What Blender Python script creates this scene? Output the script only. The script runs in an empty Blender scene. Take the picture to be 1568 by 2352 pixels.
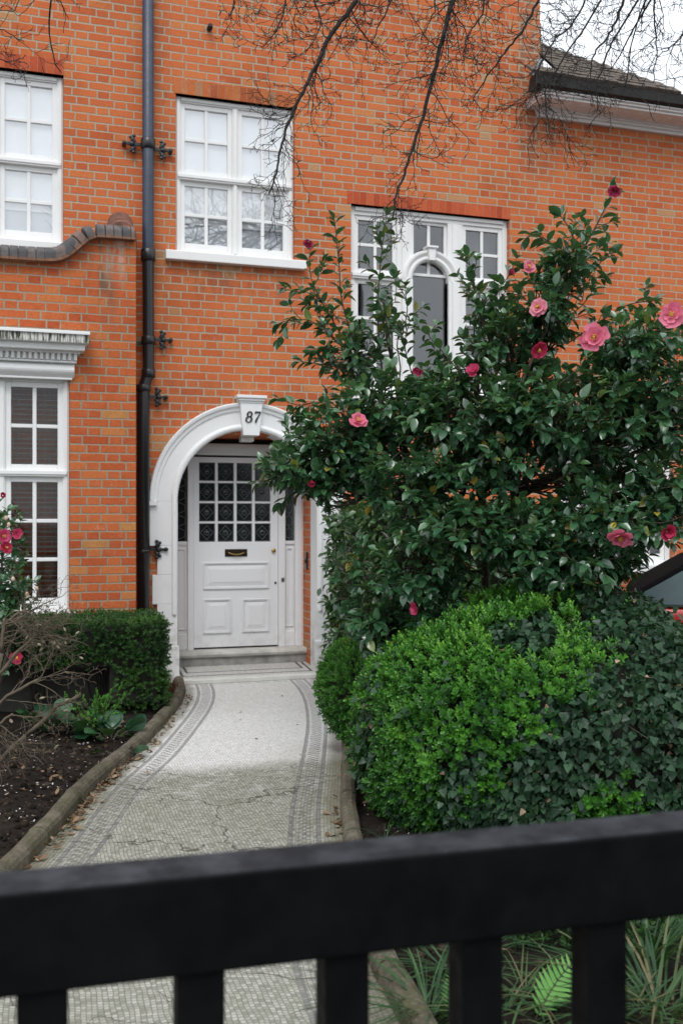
import bpy, bmesh, math, random
import numpy as np
from mathutils import Vector, Matrix, noise

random.seed(7)
rng = np.random.default_rng(11)
SC = bpy.context.scene
COL = SC.collection

# ------------------------------------------------------------------ measured camera
PSI = math.radians(17.5)
FPX, CX, HY, EYE = 2287.0, 784.0, 1195.0, 1.52
SN, CS = math.sin(PSI), math.cos(PSI)
F = 9.40            # plane of the house front
YB = 8.83           # plane of the bay front


def PX(px, Y):
    rx = FPX * SN + (px - CX) * CS
    ry = FPX * CS - (px - CX) * SN
    return rx / ry * Y


def PZ(px, py, Y):
    ry = FPX * CS - (px - CX) * SN
    return EYE + (HY - py) * Y / ry


def at(px, py, d):
    u = (px - CX) / FPX * d
    return Vector((d * SN + u * CS, d * CS - u * SN, EYE + (HY - py) * d / FPX))


def gnd(px, py, z=0.0):
    return at(px, py, (EYE - z) * FPX / (py - HY))


def proj(P):
    P = np.asarray(P, dtype=float)
    d = P[..., 0] * SN + P[..., 1] * CS
    u = P[..., 0] * CS - P[..., 1] * SN
    d = np.where(np.abs(d) < 1e-4, 1e-4, d)
    return CX + u / d * FPX, HY - (P[..., 2] - EYE) / d * FPX, d


# ------------------------------------------------------------------ objects
def link(o, parent=None):
    COL.objects.link(o)
    if parent is not None:
        o.parent = parent
        w = Vector((0, 0, 0))
        q = parent
        while q is not None:
            w += q.location
            q = q.parent
        o.matrix_parent_inverse = Matrix.Identity(4)
        o.location = o.location - w
    return o


def thing(name, label, cat, loc=(0, 0, 0), group=None, kind=None):
    o = bpy.data.objects.new(name, None)
    o.empty_display_size = 0.1
    o.location = loc
    COL.objects.link(o)
    tag(o, label, cat, group, kind)
    return o


def tag(o, label=None, cat=None, group=None, kind=None):
    if label:
        o["label"] = label
    if cat:
        o["category"] = cat
    if group:
        o["group"] = group
    if kind:
        o["kind"] = kind
    return o


class MB:
    def __init__(s):
        s.v, s.f = [], []

    def add(s, vs, fs):
        n = len(s.v)
        s.v.extend([tuple(p) for p in vs])
        s.f.extend([tuple(i + n for i in q) for q in fs])

    def box(s, x0, x1, y0, y1, z0, z1):
        s.add([(x0, y0, z0), (x1, y0, z0), (x1, y1, z0), (x0, y1, z0), (x0, y0, z1), (x1, y0, z1), (x1, y1, z1), (x0, y1, z1)],
              [(0, 3, 2, 1), (4, 5, 6, 7), (0, 1, 5, 4), (1, 2, 6, 5), (2, 3, 7, 6), (3, 0, 4, 7)])

    def obox(s, c, ax, ay, az):
        c, ax, ay, az = Vector(c), Vector(ax), Vector(ay), Vector(az)
        vs = [c + sx * ax + sy * ay + sz * az for sz in (-1, 1) for sx, sy in ((-1, -1), (1, -1), (1, 1), (-1, 1))]
        s.add(vs, [(0, 3, 2, 1), (4, 5, 6, 7), (0, 1, 5, 4), (1, 2, 6, 5), (2, 3, 7, 6), (3, 0, 4, 7)])

    def prism(s, pts, y0, y1):
        """polygon in XZ extruded along Y"""
        n = len(pts)
        vs = [(p[0], y0, p[1]) for p in pts] + [(p[0], y1, p[1]) for p in pts]
        fs = [tuple(range(n)), tuple(reversed(range(n, 2 * n)))]
        fs += [(i, i + n, (i + 1) % n + n, (i + 1) % n) for i in range(n)]
        s.add(vs, fs)

    def xprism(s, pts, x0, x1):
        """profile in YZ extruded along X"""
        n = len(pts)
        vs = [(x0, p[0], p[1]) for p in pts] + [(x1, p[0], p[1]) for p in pts]
        fs = [tuple(range(n)), tuple(reversed(range(n, 2 * n)))]
        fs += [(i, i + n, (i + 1) % n + n, (i + 1) % n) for i in range(n)]
        s.add(vs, fs)

    def tube(s, pts, rad, n=6, caps=True):
        pts = [Vector(p) for p in pts]
        m = len(pts)
        if not hasattr(rad, '__len__'):
            rad = [rad] * m
        rad = [float(q) for q in rad]
        t0 = (pts[1] - pts[0]).normalized()
        ref = Vector((0, 0, 1)) if abs(t0.z) < 0.9 else Vector((1, 0, 0))
        a = t0.cross(ref).normalized()
        vs = []
        for i, p in enumerate(pts):
            t = (pts[min(i + 1, m - 1)] - pts[max(i - 1, 0)])
            if t.length < 1e-9:
                t = t0
            t.normalize()
            a = (a - t * a.dot(t))
            if a.length < 1e-6:
                a = t.orthogonal()
            a.normalize()
            b = t.cross(a)
            for k in range(n):
                an = 2 * math.pi * k / n
                vs.append(p + rad[i] * (math.cos(an) * a + math.sin(an) * b))
        fs = []
        for i in range(m - 1):
            for k in range(n):
                k2 = (k + 1) % n
                fs.append((i * n + k, i * n + k2, (i + 1) * n + k2, (i + 1) * n + k))
        if caps:
            fs.append(tuple(reversed(range(n))))
            fs.append(tuple(range((m - 1) * n, m * n)))
        s.add(vs, fs)

    def ball(s, c, r, nu=10, nv=7, M=None):
        c = Vector(c)
        r = Vector(r) if hasattr(r, '__len__') else Vector((r, r, r))
        vs, fs = [], []
        for j in range(1, nv):
            th = math.pi * j / nv
            for i in range(nu):
                ph = 2 * math.pi * i / nu
                p = Vector((r.x * math.sin(th) * math.cos(ph), r.y * math.sin(th) * math.sin(ph), r.z * math.cos(th)))
                vs.append(c + (M @ p if M else p))
        e = Vector((0, 0, r.z))
        vs.append(c + (M @ e if M else e))
        vs.append(c - (M @ e if M else e))
        T, B = len(vs) - 2, len(vs) - 1
        for i in range(nu):
            i2 = (i + 1) % nu
            fs.append((T, i, i2))
            fs.append((B, (nv - 2) * nu + i2, (nv - 2) * nu + i))
            for j in range(nv - 2):
                fs.append((j * nu + i, (j + 1) * nu + i, (j + 1) * nu + i2, j * nu + i2))
        s.add(vs, fs)

    def build(s, name, mat, parent=None, smooth=False, bevel=0.0, seg=2, loc=None):
        me = bpy.data.meshes.new(name)
        me.from_pydata(s.v, [], s.f)
        me.update()
        return mesh_obj(name, me, mat, parent, smooth, bevel, seg)


def mesh_obj(name, me, mat, parent=None, smooth=False, bevel=0.0, seg=2):
    if mat is not None:
        me.materials.append(mat)
    if smooth:
        me.polygons.foreach_set('use_smooth', [True] * len(me.polygons))
    o = bpy.data.objects.new(name, me)
    link(o, parent)
    if bevel:
        b = o.modifiers.new('bevel', 'BEVEL')
        b.width, b.segments, b.limit_method, b.angle_limit = bevel, seg, 'ANGLE', math.radians(40)
    return o


def np_mesh(name, V, faces, mat, parent=None, smooth=True, tint=None):
    """faces: (m,k) int array"""
    me = bpy.data.meshes.new(name)
    k = faces.shape[1]
    me.vertices.add(len(V))
    me.vertices.foreach_set('co', np.ascontiguousarray(V, dtype=np.float32).ravel())
    me.loops.add(faces.size)
    me.loops.foreach_set('vertex_index', np.ascontiguousarray(faces, dtype=np.int32).ravel())
    me.polygons.add(len(faces))
    me.polygons.foreach_set('loop_start', np.arange(len(faces), dtype=np.int32) * k)
    me.polygons.foreach_set('loop_total', np.full(len(faces), k, dtype=np.int32))
    if tint is not None:
        a = me.attributes.new('tint', 'FLOAT', 'POINT')
        a.data.foreach_set('value', np.ascontiguousarray(tint, dtype=np.float32))
    me.update(calc_edges=True)
    me.validate()
    return mesh_obj(name, me, mat, parent, smooth)


def unit(a):
    return a / np.maximum(np.linalg.norm(a, axis=-1, keepdims=True), 1e-9)


def scatter(name, T, Fc, O, AX, AZ, S, tint, mat, parent, Tt=None, smooth=True):
    """copies of one leaf/sprig template T welded in one foliage mesh"""
    T = np.asarray(T, float)
    AX = unit(np.asarray(AX, float))
    AZ = np.asarray(AZ, float)
    AZ = unit(AZ - (AZ * AX).sum(-1, keepdims=True) * AX)
    AY = np.cross(AZ, AX)
    S = np.asarray(S, float)
    if S.ndim == 1:
        S = S[:, None]
    n, m = len(O), len(T)
    V = (O[:, None, :] + S[:, :, None] * (T[None, :, 0:1] * AX[:, None, :] + T[None, :, 1:2] * AY[:, None, :] + T[None, :, 2:3] * AZ[:, None, :]))
    FF = (np.asarray(Fc)[None, :, :] + (np.arange(n) * m)[:, None, None]).reshape(-1, len(Fc[0]))
    tt = np.repeat(np.asarray(tint, float), m)
    if Tt is not None:
        tt = tt + np.tile(np.asarray(Tt, float), n)
    return np_mesh(name, V.reshape(-1, 3), FF, mat, parent, smooth, tt)


# ------------------------------------------------------------------ materials
class NT:
    def __init__(s, name):
        s.mat = bpy.data.materials.new(name)
        s.mat.use_nodes = True
        s.t = s.mat.node_tree
        s.b = s.t.nodes['Principled BSDF']
        s.out = s.t.nodes['Material Output']

    def n(s, typ, **kw):
        nd = s.t.nodes.new(typ)
        for k, v in kw.items():
            setattr(nd, k, v)
        return nd

    def put(s, sock, v):
        if isinstance(v, bpy.types.NodeSocket):
            s.t.links.new(v, sock)
        elif isinstance(v, (tuple, list)) and len(v) == 3 and sock.type == 'RGBA':
            sock.default_value = (*v, 1)
        else:
            sock.default_value = v

    def m(s, op, a, b=0.0, c=None):
        nd = s.n('ShaderNodeMath', operation=op)
        s.put(nd.inputs[0], a)
        s.put(nd.inputs[1], b)
        if c is not None:
            s.put(nd.inputs[2], c)
        return nd.outputs[0]

    def rng(s, v, a, b, c=0.0, d=1.0, smooth=True):
        nd = s.n('ShaderNodeMapRange', interpolation_type='SMOOTHSTEP' if smooth else 'LINEAR')
        for i, x in enumerate((v, a, b, c, d)):
            s.put(nd.inputs[i], x)
        return nd.outputs[0]

    def mix(s, f, a, b, mode='MIX'):
        nd = s.n('ShaderNodeMix', data_type='RGBA', blend_type=mode)
        s.put(nd.inputs[0], f)
        s.put(nd.inputs[6], a)
        s.put(nd.inputs[7], b)
        return nd.outputs[2]

    def noise(s, vec, scale, detail=3.0, rough=0.55, out=0):
        nd = s.n('ShaderNodeTexNoise')
        if vec is not None:
            s.put(nd.inputs['Vector'], vec)
        nd.inputs['Scale'].default_value = scale
        nd.inputs['Detail'].default_value = detail
        nd.inputs['Roughness'].default_value = rough
        return nd.outputs[out]

    def ramp(s, f, stops, interp='LINEAR'):
        nd = s.n('ShaderNodeValToRGB')
        cr = nd.color_ramp
        cr.interpolation = interp
        while len(cr.elements) < len(stops):
            cr.elements.new(0.5)
        for e, (p, c) in zip(cr.elements, stops):
            e.position = p
            e.color = (*c, 1)
        s.put(nd.inputs[0], f)
        return nd.outputs[0]

    def obj(s):
        return s.n('ShaderNodeTexCoord').outputs['Object']

    def sep(s, v):
        nd = s.n('ShaderNodeSeparateXYZ')
        s.put(nd.inputs[0], v)
        return nd.outputs

    def comb(s, x, y, z=0.0):
        nd = s.n('ShaderNodeCombineXYZ')
        for i, q in enumerate((x, y, z)):
            s.put(nd.inputs[i], q)
        return nd.outputs[0]

    def white(s, vec):
        nd = s.n('ShaderNodeTexWhiteNoise', noise_dimensions='3D')
        s.put(nd.inputs['Vector'], vec)
        return nd.outputs

    def bump(s, h, strength=0.5, dist=0.01):
        nd = s.n('ShaderNodeBump')
        nd.inputs['Strength'].default_value = strength
        nd.inputs['Distance'].default_value = dist
        s.put(nd.inputs['Height'], h)
        s.put(s.b.inputs['Normal'], nd.outputs[0])

    def set(s, col=None, rough=None, metal=None, spec=None):
        if col is not None:
            s.put(s.b.inputs['Base Color'], col)
        if rough is not None:
            s.put(s.b.inputs['Roughness'], rough)
        if metal is not None:
            s.put(s.b.inputs['Metallic'], metal)
        if spec is not None:
            s.put(s.b.inputs['Specular IOR Level'], spec)
        return s.mat


def simple(name, col, rough=0.5, var=0.12, scale=8.0, metal=0.0, bump=0.0, bscale=40.0, spec=0.5):
    t = NT(name)
    o = t.obj()
    f = t.noise(o, scale, 4)
    dark = tuple(c * (1 - var) for c in col)
    lite = tuple(min(1, c * (1 + var)) for c in col)
    t.set(t.ramp(f, [(0.3, dark), (0.7, lite)]), t.rng(t.noise(o, scale * 3, 3), 0.3, 0.7, rough * 0.85, min(1, rough * 1.15)), metal, spec)
    if bump:
        t.bump(t.noise(o, bscale, 4), bump, 0.004)
    return t.mat


def brick_mat(name, vertical=False, tones=None, mortar=(0.385, 0.345, 0.262), stain=1.0, streaks=()):
    t = NT(name)
    o = t.obj()
    nz = t.n('ShaderNodeTexNoise')
    t.put(nz.inputs['Vector'], o)
    nz.inputs['Scale'].default_value = 22
    nz.inputs['Detail'].default_value = 3
    nc = t.sep(nz.outputs['Color'])
    x, y, z = t.sep(o)[0], t.sep(o)[1], t.sep(o)[2]
    du = t.m('MULTIPLY', t.m('SUBTRACT', nc[0], 0.5), 0.012)
    dv = t.m('MULTIPLY', t.m('SUBTRACT', nc[1], 0.5), 0.010)
    u = t.m('ADD', t.m('ADD', x, y), du)
    v = t.m('ADD', z, dv)
    if vertical:
        H, P = 0.5, 0.0713
        row = t.m('FLOOR', t.m('DIVIDE', v, 5.0))
        fu0 = t.m('DIVIDE', u, P)
        idx = t.m('FLOOR', fu0)
        lu = t.m('MULTIPLY', t.m('FRACT', fu0), P)
        dist = t.m('MINIMUM', lu, t.m('SUBTRACT', P, lu))
        mask = t.rng(dist, 0.001, 0.004)
    else:
        H = 0.075
        rv = t.m('DIVIDE', v, H)
        row = t.m('FLOOR', rv)
        fv = t.m('MULTIPLY', t.m('FRACT', rv), H)
        par = t.m('FLOORED_MODULO', row, 2.0)
        jit = t.m('MULTIPLY', t.white(t.comb(row, 3.3, 1.7))[0], 0.03)
        u2 = t.m('ADD', t.m('ADD', u, t.m('MULTIPLY', par, 0.16875)), jit)
        k = t.m('FLOOR', t.m('DIVIDE', u2, 0.3375))
        fu = t.m('SUBTRACT', u2, t.m('MULTIPLY', k, 0.3375))
        isH = t.m('GREATER_THAN', fu, 0.225)
        lu = t.m('SUBTRACT', fu, t.m('MULTIPLY', isH, 0.225))
        ln = t.m('SUBTRACT', 0.225, t.m('MULTIPLY', isH, 0.1125))
        idx = t.m('ADD', t.m('MULTIPLY', k, 2.0), isH)
        # each brick's edges wander a little on their own
        wob = t.m('MULTIPLY', t.m('SUBTRACT', t.white(t.comb(idx, row, 5.0))[0], 0.5), 0.003)
        dist = t.m('MINIMUM', t.m('MINIMUM', lu, t.m('SUBTRACT', ln, lu)), t.m('MINIMUM', fv, t.m('SUBTRACT', H, fv)))
        dist = t.m('ADD', dist, wob)
        mask = t.rng(dist, 0.0044, 0.0084)
    wn = t.white(t.comb(idx, row, 0.5))
    tones = tones or [(0.0, (0.50, 0.108, 0.038)), (0.10, (0.55, 0.126, 0.043)), (0.40, (0.58, 0.142, 0.048)),
                      (0.75, (0.60, 0.155, 0.052)), (0.955, (0.61, 0.175, 0.058)), (0.985, (0.585, 0.205, 0.075)), (0.997, (0.50, 0.25, 0.12))]
    tones = [(p_, (c_[0] * .99, c_[1] * 1.06, c_[2] * 1.05)) for p_, c_ in tones]
    col = t.ramp(wn[0], tones)
    col = t.mix(t.rng(t.noise(o, 55, 4), 0.35, 0.75, 0.0, 0.45), col, t.mix(1.0, col, (0.62, 0.52, 0.48), 'MULTIPLY'))
    # pale bloom on some bricks, and broad grime
    bl = t.m('MULTIPLY', t.rng(t.noise(o, 7.5, 5, 0.7), 0.58, 0.74), t.rng(t.noise(o, 70, 3), 0.4, 0.65))
    col = t.mix(t.m('MULTIPLY', bl, 0.42 * stain), col, (0.62, 0.36, 0.27))
    gm = t.rng(t.noise(o, 1.3, 5, 0.65), 0.45, 0.75)
    col = t.mix(t.m('MULTIPLY', gm, 0.42 * stain), col, t.mix(1.0, col, (0.45, 0.40, 0.36), 'MULTIPLY'))
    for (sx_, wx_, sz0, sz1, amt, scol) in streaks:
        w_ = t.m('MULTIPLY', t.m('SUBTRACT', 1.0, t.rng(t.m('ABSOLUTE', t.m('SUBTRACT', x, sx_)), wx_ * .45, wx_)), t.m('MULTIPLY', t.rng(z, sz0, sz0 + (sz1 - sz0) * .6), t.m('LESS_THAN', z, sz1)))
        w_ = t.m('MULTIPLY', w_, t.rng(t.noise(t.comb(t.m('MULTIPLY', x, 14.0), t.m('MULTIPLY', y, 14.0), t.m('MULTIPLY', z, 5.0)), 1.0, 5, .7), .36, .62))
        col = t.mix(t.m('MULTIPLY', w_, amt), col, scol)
    mc = t.mix(t.noise(o, 30, 4), tuple(c * 0.72 for c in mortar), tuple(c * 1.25 for c in mortar))
    if vertical:
        mc = t.mix(0.6, mc, (0.40, 0.12, 0.06))
    t.set(t.mix(mask, mc, col), 0.9, 0.0, 0.25)
    t.bump(t.m('ADD', mask, t.m('MULTIPLY', t.noise(o, 90, 4), 0.35)), 0.55, 0.008)
    return t.mat


def leaf_mat(name, stops, rough=0.4, spec=0.5, trans=0.18, tcol=(0.16, 0.30, 0.04), vscale=9.0):
    t = NT(name)
    at_ = t.n('ShaderNodeAttribute', attribute_name='tint')
    o = t.obj()
    f = t.m('ADD', at_.outputs['Fac'], t.m('MULTIPLY', t.m('SUBTRACT', t.noise(o, vscale, 3), 0.5), 0.12))
    col = t.ramp(f, stops)
    t.set(col, t.rng(t.noise(o, 40, 2), 0.3, 0.7, rough * 0.75, rough * 1.3), 0.0, spec)
    tr = t.n('ShaderNodeBsdfTranslucent')
    t.put(tr.inputs[0], t.mix(0.5, col, tcol))
    mx = t.n('ShaderNodeMixShader')
    mx.inputs[0].default_value = trans
    t.t.links.new(t.b.outputs[0], mx.inputs[1])
    t.t.links.new(tr.outputs[0], mx.inputs[2])
    t.t.links.new(mx.outputs[0], t.out.inputs[0])
    return t.mat


def glass_mat(name, refl=1.9, tint=(0.9, 0.93, 0.95), mirror=None):
    t = NT(name)
    tr = t.n('ShaderNodeBsdfTransparent')
    t.put(tr.inputs[0], tint)
    gl = t.n('ShaderNodeBsdfGlossy')
    gl.inputs['Roughness'].default_value = 0.02
    bp = t.n('ShaderNodeBump')
    bp.inputs['Strength'].default_value = 0.03
    bp.inputs['Distance'].default_value = 0.02
    t.put(bp.inputs['Height'], t.noise(t.obj(), 2.2, 2))
    t.t.links.new(bp.outputs[0], gl.inputs['Normal'])
    fr = t.n('ShaderNodeFresnel')
    fr.inputs[0].default_value = refl
    mx = t.n('ShaderNodeMixShader')
    if mirror:
        mx.inputs[0].default_value = mirror
    else:
        t.t.links.new(fr.outputs[0], mx.inputs[0])
    t.t.links.new(tr.outputs[0], mx.inputs[1])
    t.t.links.new(gl.outputs[0], mx.inputs[2])
    t.t.links.new(mx.outputs[0], t.out.inputs[0])
    return t.mat


def paint_white(name, col=(0.80, 0.80, 0.79), dirt=0.25, foot=False):
    t = NT(name)
    o = t.obj()
    f = t.rng(t.noise(o, 3.0, 6, 0.7), 0.5, 0.8, 0.0, dirt)
    c = t.mix(f, col, tuple(q * 0.72 for q in (col[0], col[1], col[2] * 0.95)))
    c = t.mix(t.rng(t.noise(o, 45, 3), 0.6, 0.8, 0, 0.10), c, (0.55, 0.54, 0.5))
    if foot:
        zz = t.sep(o)[2]
        w_ = t.m('MULTIPLY', t.m('SUBTRACT', 1.0, t.rng(zz, .12, .75)), t.rng(t.noise(o, 11, 6, .75), .44, .62))
        c = t.mix(t.m('MULTIPLY', w_, foot), c, (.30, .28, .23))
        st_ = t.rng(t.noise(t.comb(t.m('MULTIPLY', t.sep(o)[0], 26.0), t.m('MULTIPLY', t.sep(o)[1], 26.0), t.m('MULTIPLY', zz, 1.6)), 1.0, 4, .6), .55, .75)
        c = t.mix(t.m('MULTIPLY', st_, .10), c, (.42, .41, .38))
    t.set(c, t.rng(t.noise(o, 18, 4), .3, .7, .34, .55), 0, 0.4)
    t.bump(t.m('ADD', t.noise(o, 60, 3), t.noise(t.comb(t.m('MULTIPLY', t.sep(o)[0], 90.0), t.m('MULTIPLY', t.sep(o)[1], 90.0), t.m('MULTIPLY', t.sep(o)[2], 9.0)), 1.0, 3)), 0.10, 0.003)
    return t.mat


SOOT = (.10, .075, .055)
M_BRICK = brick_mat('brick_wall', streaks=[(1.9, .75, 3.55, 3.97, .45, SOOT), (5.02, .16, 4.6, 8.0, .75, (.17, .12, .085)), (5.15, .28, 5.0, 5.75, .5, (.14, .09, .06)), (1.15, .16, 1.5, 9.4, .35, SOOT), (3.9, 1.0, 2.2, 2.72, .4, SOOT), (2.0, 1.1, 2.35, 2.85, .25, SOOT)])
M_BAYBRICK = brick_mat('brick_bay', tones=[(0.0, (0.42, 0.080, 0.028)), (0.10, (0.47, 0.096, 0.032)), (0.4, (0.505, 0.112, 0.036)),
                                          (0.78, (0.54, 0.134, 0.044)), (0.96, (0.55, 0.165, 0.052)), (0.99, (0.50, 0.21, 0.07))],
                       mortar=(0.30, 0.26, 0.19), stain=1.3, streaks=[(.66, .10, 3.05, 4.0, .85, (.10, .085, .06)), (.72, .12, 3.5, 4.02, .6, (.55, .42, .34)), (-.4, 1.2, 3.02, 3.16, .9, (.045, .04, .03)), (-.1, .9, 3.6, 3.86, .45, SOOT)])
M_LINTEL = brick_mat('rubbed_lintel', True, [(0.0, (0.42, 0.07, 0.028)), (0.5, (0.53, 0.095, 0.038)), (1.0, (0.58, 0.12, 0.046))])
M_SOLDIER = brick_mat('soldier_lintel', True, [(0.0, (0.36, 0.09, 0.035)), (0.3, (0.48, 0.12, 0.04)), (0.7, (0.56, 0.16, 0.05)), (1.0, (0.42, 0.19, 0.10))])
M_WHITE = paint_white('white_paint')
M_STUCCO = paint_white('white_masonry', (0.78, 0.785, 0.785), 0.38, .6)
M_DOORW = paint_white('door_paint', (0.74, 0.745, 0.76), 0.14, .22)
M_GLASS = glass_mat('window_glass', 2.5, (.95, .97, .98))
M_GLASSD = glass_mat('dim_window_glass', 1.65, (.92, .94, .95))
M_GLASSB = glass_mat('bright_window_glass', 1.5, (.97, .99, 1.0), mirror=.42)
M_DARKGLASS = simple('leaded_glass', (0.012, 0.015, 0.017), 0.12, 0.3, 25, spec=0.6)
M_LEAD = simple('lead_came', (0.11, 0.12, 0.125), 0.5, 0.2)
M_BLIND = simple('white_blind', (0.90, 0.91, 0.92), 0.8, 0.03)
M_NET = simple('net_curtain', (0.56, 0.585, 0.61), 0.9, 0.08, 4)
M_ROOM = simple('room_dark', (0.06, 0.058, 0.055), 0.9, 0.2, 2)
M_ROOM2 = simple('room_grey', (0.17, 0.165, 0.16), 0.9, 0.2, 1.5)
M_SLAT = simple('blind_slat', (0.40, 0.37, 0.33), 0.6, 0.2, 10)
M_IRON = simple('iron_paint', (0.011, 0.012, 0.015), 0.34, 0.25, 14, bump=0.12, spec=0.55)
M_IRONBLUE = simple('iron_blue', (0.028, 0.040, 0.068), 0.42, 0.25, 10, bump=0.12, spec=0.5)
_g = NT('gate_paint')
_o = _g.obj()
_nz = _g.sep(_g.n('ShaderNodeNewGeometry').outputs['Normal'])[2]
_skylit = _g.m('MULTIPLY', _g.rng(_nz, .6, .95), _g.rng(_g.noise(_o, 9, 5, .65), .35, .72, .30, 1.0))   # skylight on the flat top is painted in as a paler, smudgy tone
_g.set(_g.mix(_skylit, _g.ramp(_g.noise(_o, 14, 4), [(.3, (.0032, .0036, .004)), (.7, (.0058, .0062, .0066))]), (.056, .059, .067)), _g.rng(_g.noise(_o, 26, 4), .3, .7, .42, .62), 0, .04)
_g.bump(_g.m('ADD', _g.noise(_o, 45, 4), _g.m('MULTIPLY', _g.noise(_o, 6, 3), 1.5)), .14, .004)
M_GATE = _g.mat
M_BRASS = simple('brass', (0.42, 0.28, 0.10), 0.3, 0.2, 30, metal=1.0)
M_BLACK = simple('black', (0.006, 0.006, 0.007), 0.5, 0.2)
M_ROOFT = simple('clay_tile', (0.095, 0.075, 0.058), 0.9, 0.45, 12, bump=0.5, bscale=60)
M_GUTTER = simple('gutter', (0.014, 0.013, 0.012), 0.7, 0.4, 10)
M_STONE = simple('step_stone', (0.46, 0.45, 0.415), 0.75, 0.25, 7, bump=0.2)
M_STONED = simple('step_riser', (0.27, 0.265, 0.25), 0.8, 0.35, 9, bump=0.2)
M_COPING = NT('coping_brick')
# ------------------------------------------------------------------ the house
t = M_COPING
_o = t.obj()
_s = t.sep(_o)
_w = t.white(t.comb(t.m('FLOOR', t.m('DIVIDE', t.m('ADD', _s[0], _s[1]), 0.077)), 1.0, 2.0))
t.set(t.mix(t.rng(t.noise(_o, 30, 4), 0.4, 0.7, 0, 0.5), t.ramp(_w[0], [(0, (0.075, 0.075, 0.08)), (0.6, (0.14, 0.125, 0.12)), (1, (0.20, 0.13, 0.11))]), (0.06, 0.06, 0.05)), 0.75, 0, 0.4)
t.bump(t.noise(_o, 50, 4), 0.4, 0.006)
M_COPING = t.mat

house = thing('brick_house', 'orange brick house with white sash windows, arched white doorway and black downpipe', 'house', (2.0, F, 0))


def wall_front(mb, x0, x1, z0, z1, holes, Y, depth0):
    xs = sorted({x0, x1, *[h[0] for h in holes], *[h[1] for h in holes]})
    zs = sorted({z0, z1, *[h[2] for h in holes], *[h[3] for h in holes]})
    for i in range(len(xs) - 1):
        for j in range(len(zs) - 1):
            a, b, c, d = xs[i], xs[i + 1], zs[j], zs[j + 1]
            mx, mz = (a + b) / 2, (c + d) / 2
            if any(h[0] < mx < h[1] and h[2] < mz < h[3] for h in holes):
                continue
            mb.add([(a, Y, c), (b, Y, c), (b, Y, d), (a, Y, d)], [(0, 1, 2, 3)])
    for hh in holes:
        a, b, c, d = hh[:4]
        depth = hh[4] if len(hh) > 4 else depth0
        for p, q in (((a, c), (a, d)), ((a, d), (b, d)), ((b, d), (b, c)), ((b, c), (a, c))):
            mb.add([(p[0], Y, p[1]), (q[0], Y, q[1]), (q[0], Y + depth, q[1]), (p[0], Y + depth, p[1])], [(0, 1, 2, 3)])


XM = PX(1240, F)               # right corner of the tall part
ZE = PZ(1400, 288, F)          # under the wing's cornice
W_MID = (1.330, 2.487, 4.055, 5.542)
W_LEFT = (-0.843, 0.314, 4.040, 5.572)
W_TRI = (3.064, 4.806, 2.79, 4.668)
W_WING = (PX(1288, F), PX(1545, F), PZ(1420, 1311, F) + .07, 2.35)
AXC, RI, RO, ZS = 2.022, 0.678, 0.945, 1.70
YFR = F + .47                                    # front of the recessed door frame
W_DOOR = (AXC - RI, AXC + RI, 0.0, ZS + 0.64, .60)

mb = MB()
wall_front(mb, -7.0, XM, -0.3, 9.5, [W_MID, W_LEFT, W_DOOR] + [(W_TRI[0], W_TRI[1], W_TRI[2], W_TRI[3])], F, 0.26)
wall_front(mb, XM, 10.5, -0.3, ZE + 0.10, [W_WING], F, 0.26)
# thickness: right return of the tall part, back and top
mb.add([(XM, F, ZE), (XM, F + 7, ZE), (XM, F + 7, 9.5), (XM, F, 9.5)], [(0, 1, 2, 3)])
mb.add([(-7, F, 9.5), (XM, F, 9.5), (XM, F + 7, 9.5), (-7, F + 7, 9.5)], [(0, 1, 2, 3)])
mb.add([(-7, F, -.3), (-7, F, 9.5), (-7, F + 7, 9.5), (-7, F + 7, -.3)], [(0, 1, 2, 3)])
mb.add([(-7, F + 7, -.3), (-7, F + 7, 9.5), (XM, F + 7, 9.5), (XM, F + 7, -.3)], [(0, 1, 2, 3)])
mb.add([(10.5, F, -.3), (10.5, F + 7, -.3), (10.5, F + 7, ZE + .1), (10.5, F, ZE + .1)], [(0, 1, 2, 3)])
wall = mb.build('wall', M_BRICK, house)

# ---- lintels of upright bricks
for (x0, x1, z, h, m) in ((W_MID[0] - .02, W_MID[1] + .015, W_MID[3], 0.135, M_SOLDIER), (W_LEFT[0] - .05, W_LEFT[1] + .0, W_LEFT[3], 0.135, M_LINTEL),
                          (W_TRI[0] - .04, W_TRI[1] + .005, W_TRI[3], 0.125, M_LINTEL)):
    mb = MB()
    mb.box(x0, x1, F - 0.004, F + 0.06, z, z + h)
    mb.build('lintel', m, house)


# ---- windows
def sash(x0, x1, z0, z1, cols, rows, Y, sash_mb, pane_mb, st=0.045, bar=0.032, rail_b=None):
    rb = rail_b or st
    d = 0.04
    sash_mb.box(x0, x0 + st, Y, Y + d, z0, z1)
    sash_mb.box(x1 - st, x1, Y, Y + d, z0, z1)
    sash_mb.box(x0 + st, x1 - st, Y + .001, Y + d, z0, z0 + rb)
    sash_mb.box(x0 + st, x1 - st, Y + .001, Y + d, z1 - st, z1)
    ax, bx, az, bz = x0 + st, x1 - st, z0 + rb, z1 - st
    for i in range(1, cols):
        x = ax + (bx - ax) * i / cols
        sash_mb.box(x - bar / 2, x + bar / 2, Y + .006, Y + d - .004, az, bz)
    for j in range(1, rows):
        z = az + (bz - az) * j / rows
        for i in range(cols):
            xa = ax + (bx - ax) * i / cols + (bar / 2 if i else 0)
            xb = ax + (bx - ax) * (i + 1) / cols - (bar / 2 if i < cols - 1 else 0)
            sash_mb.box(xa, xb, Y + .008, Y + d - .006, z - bar / 2, z + bar / 2)
    pane_mb.add([(ax, Y + .024, az), (bx, Y + .024, az), (bx, Y + .024, bz), (ax, Y + .024, bz)], [(0, 1, 2, 3)])


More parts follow.
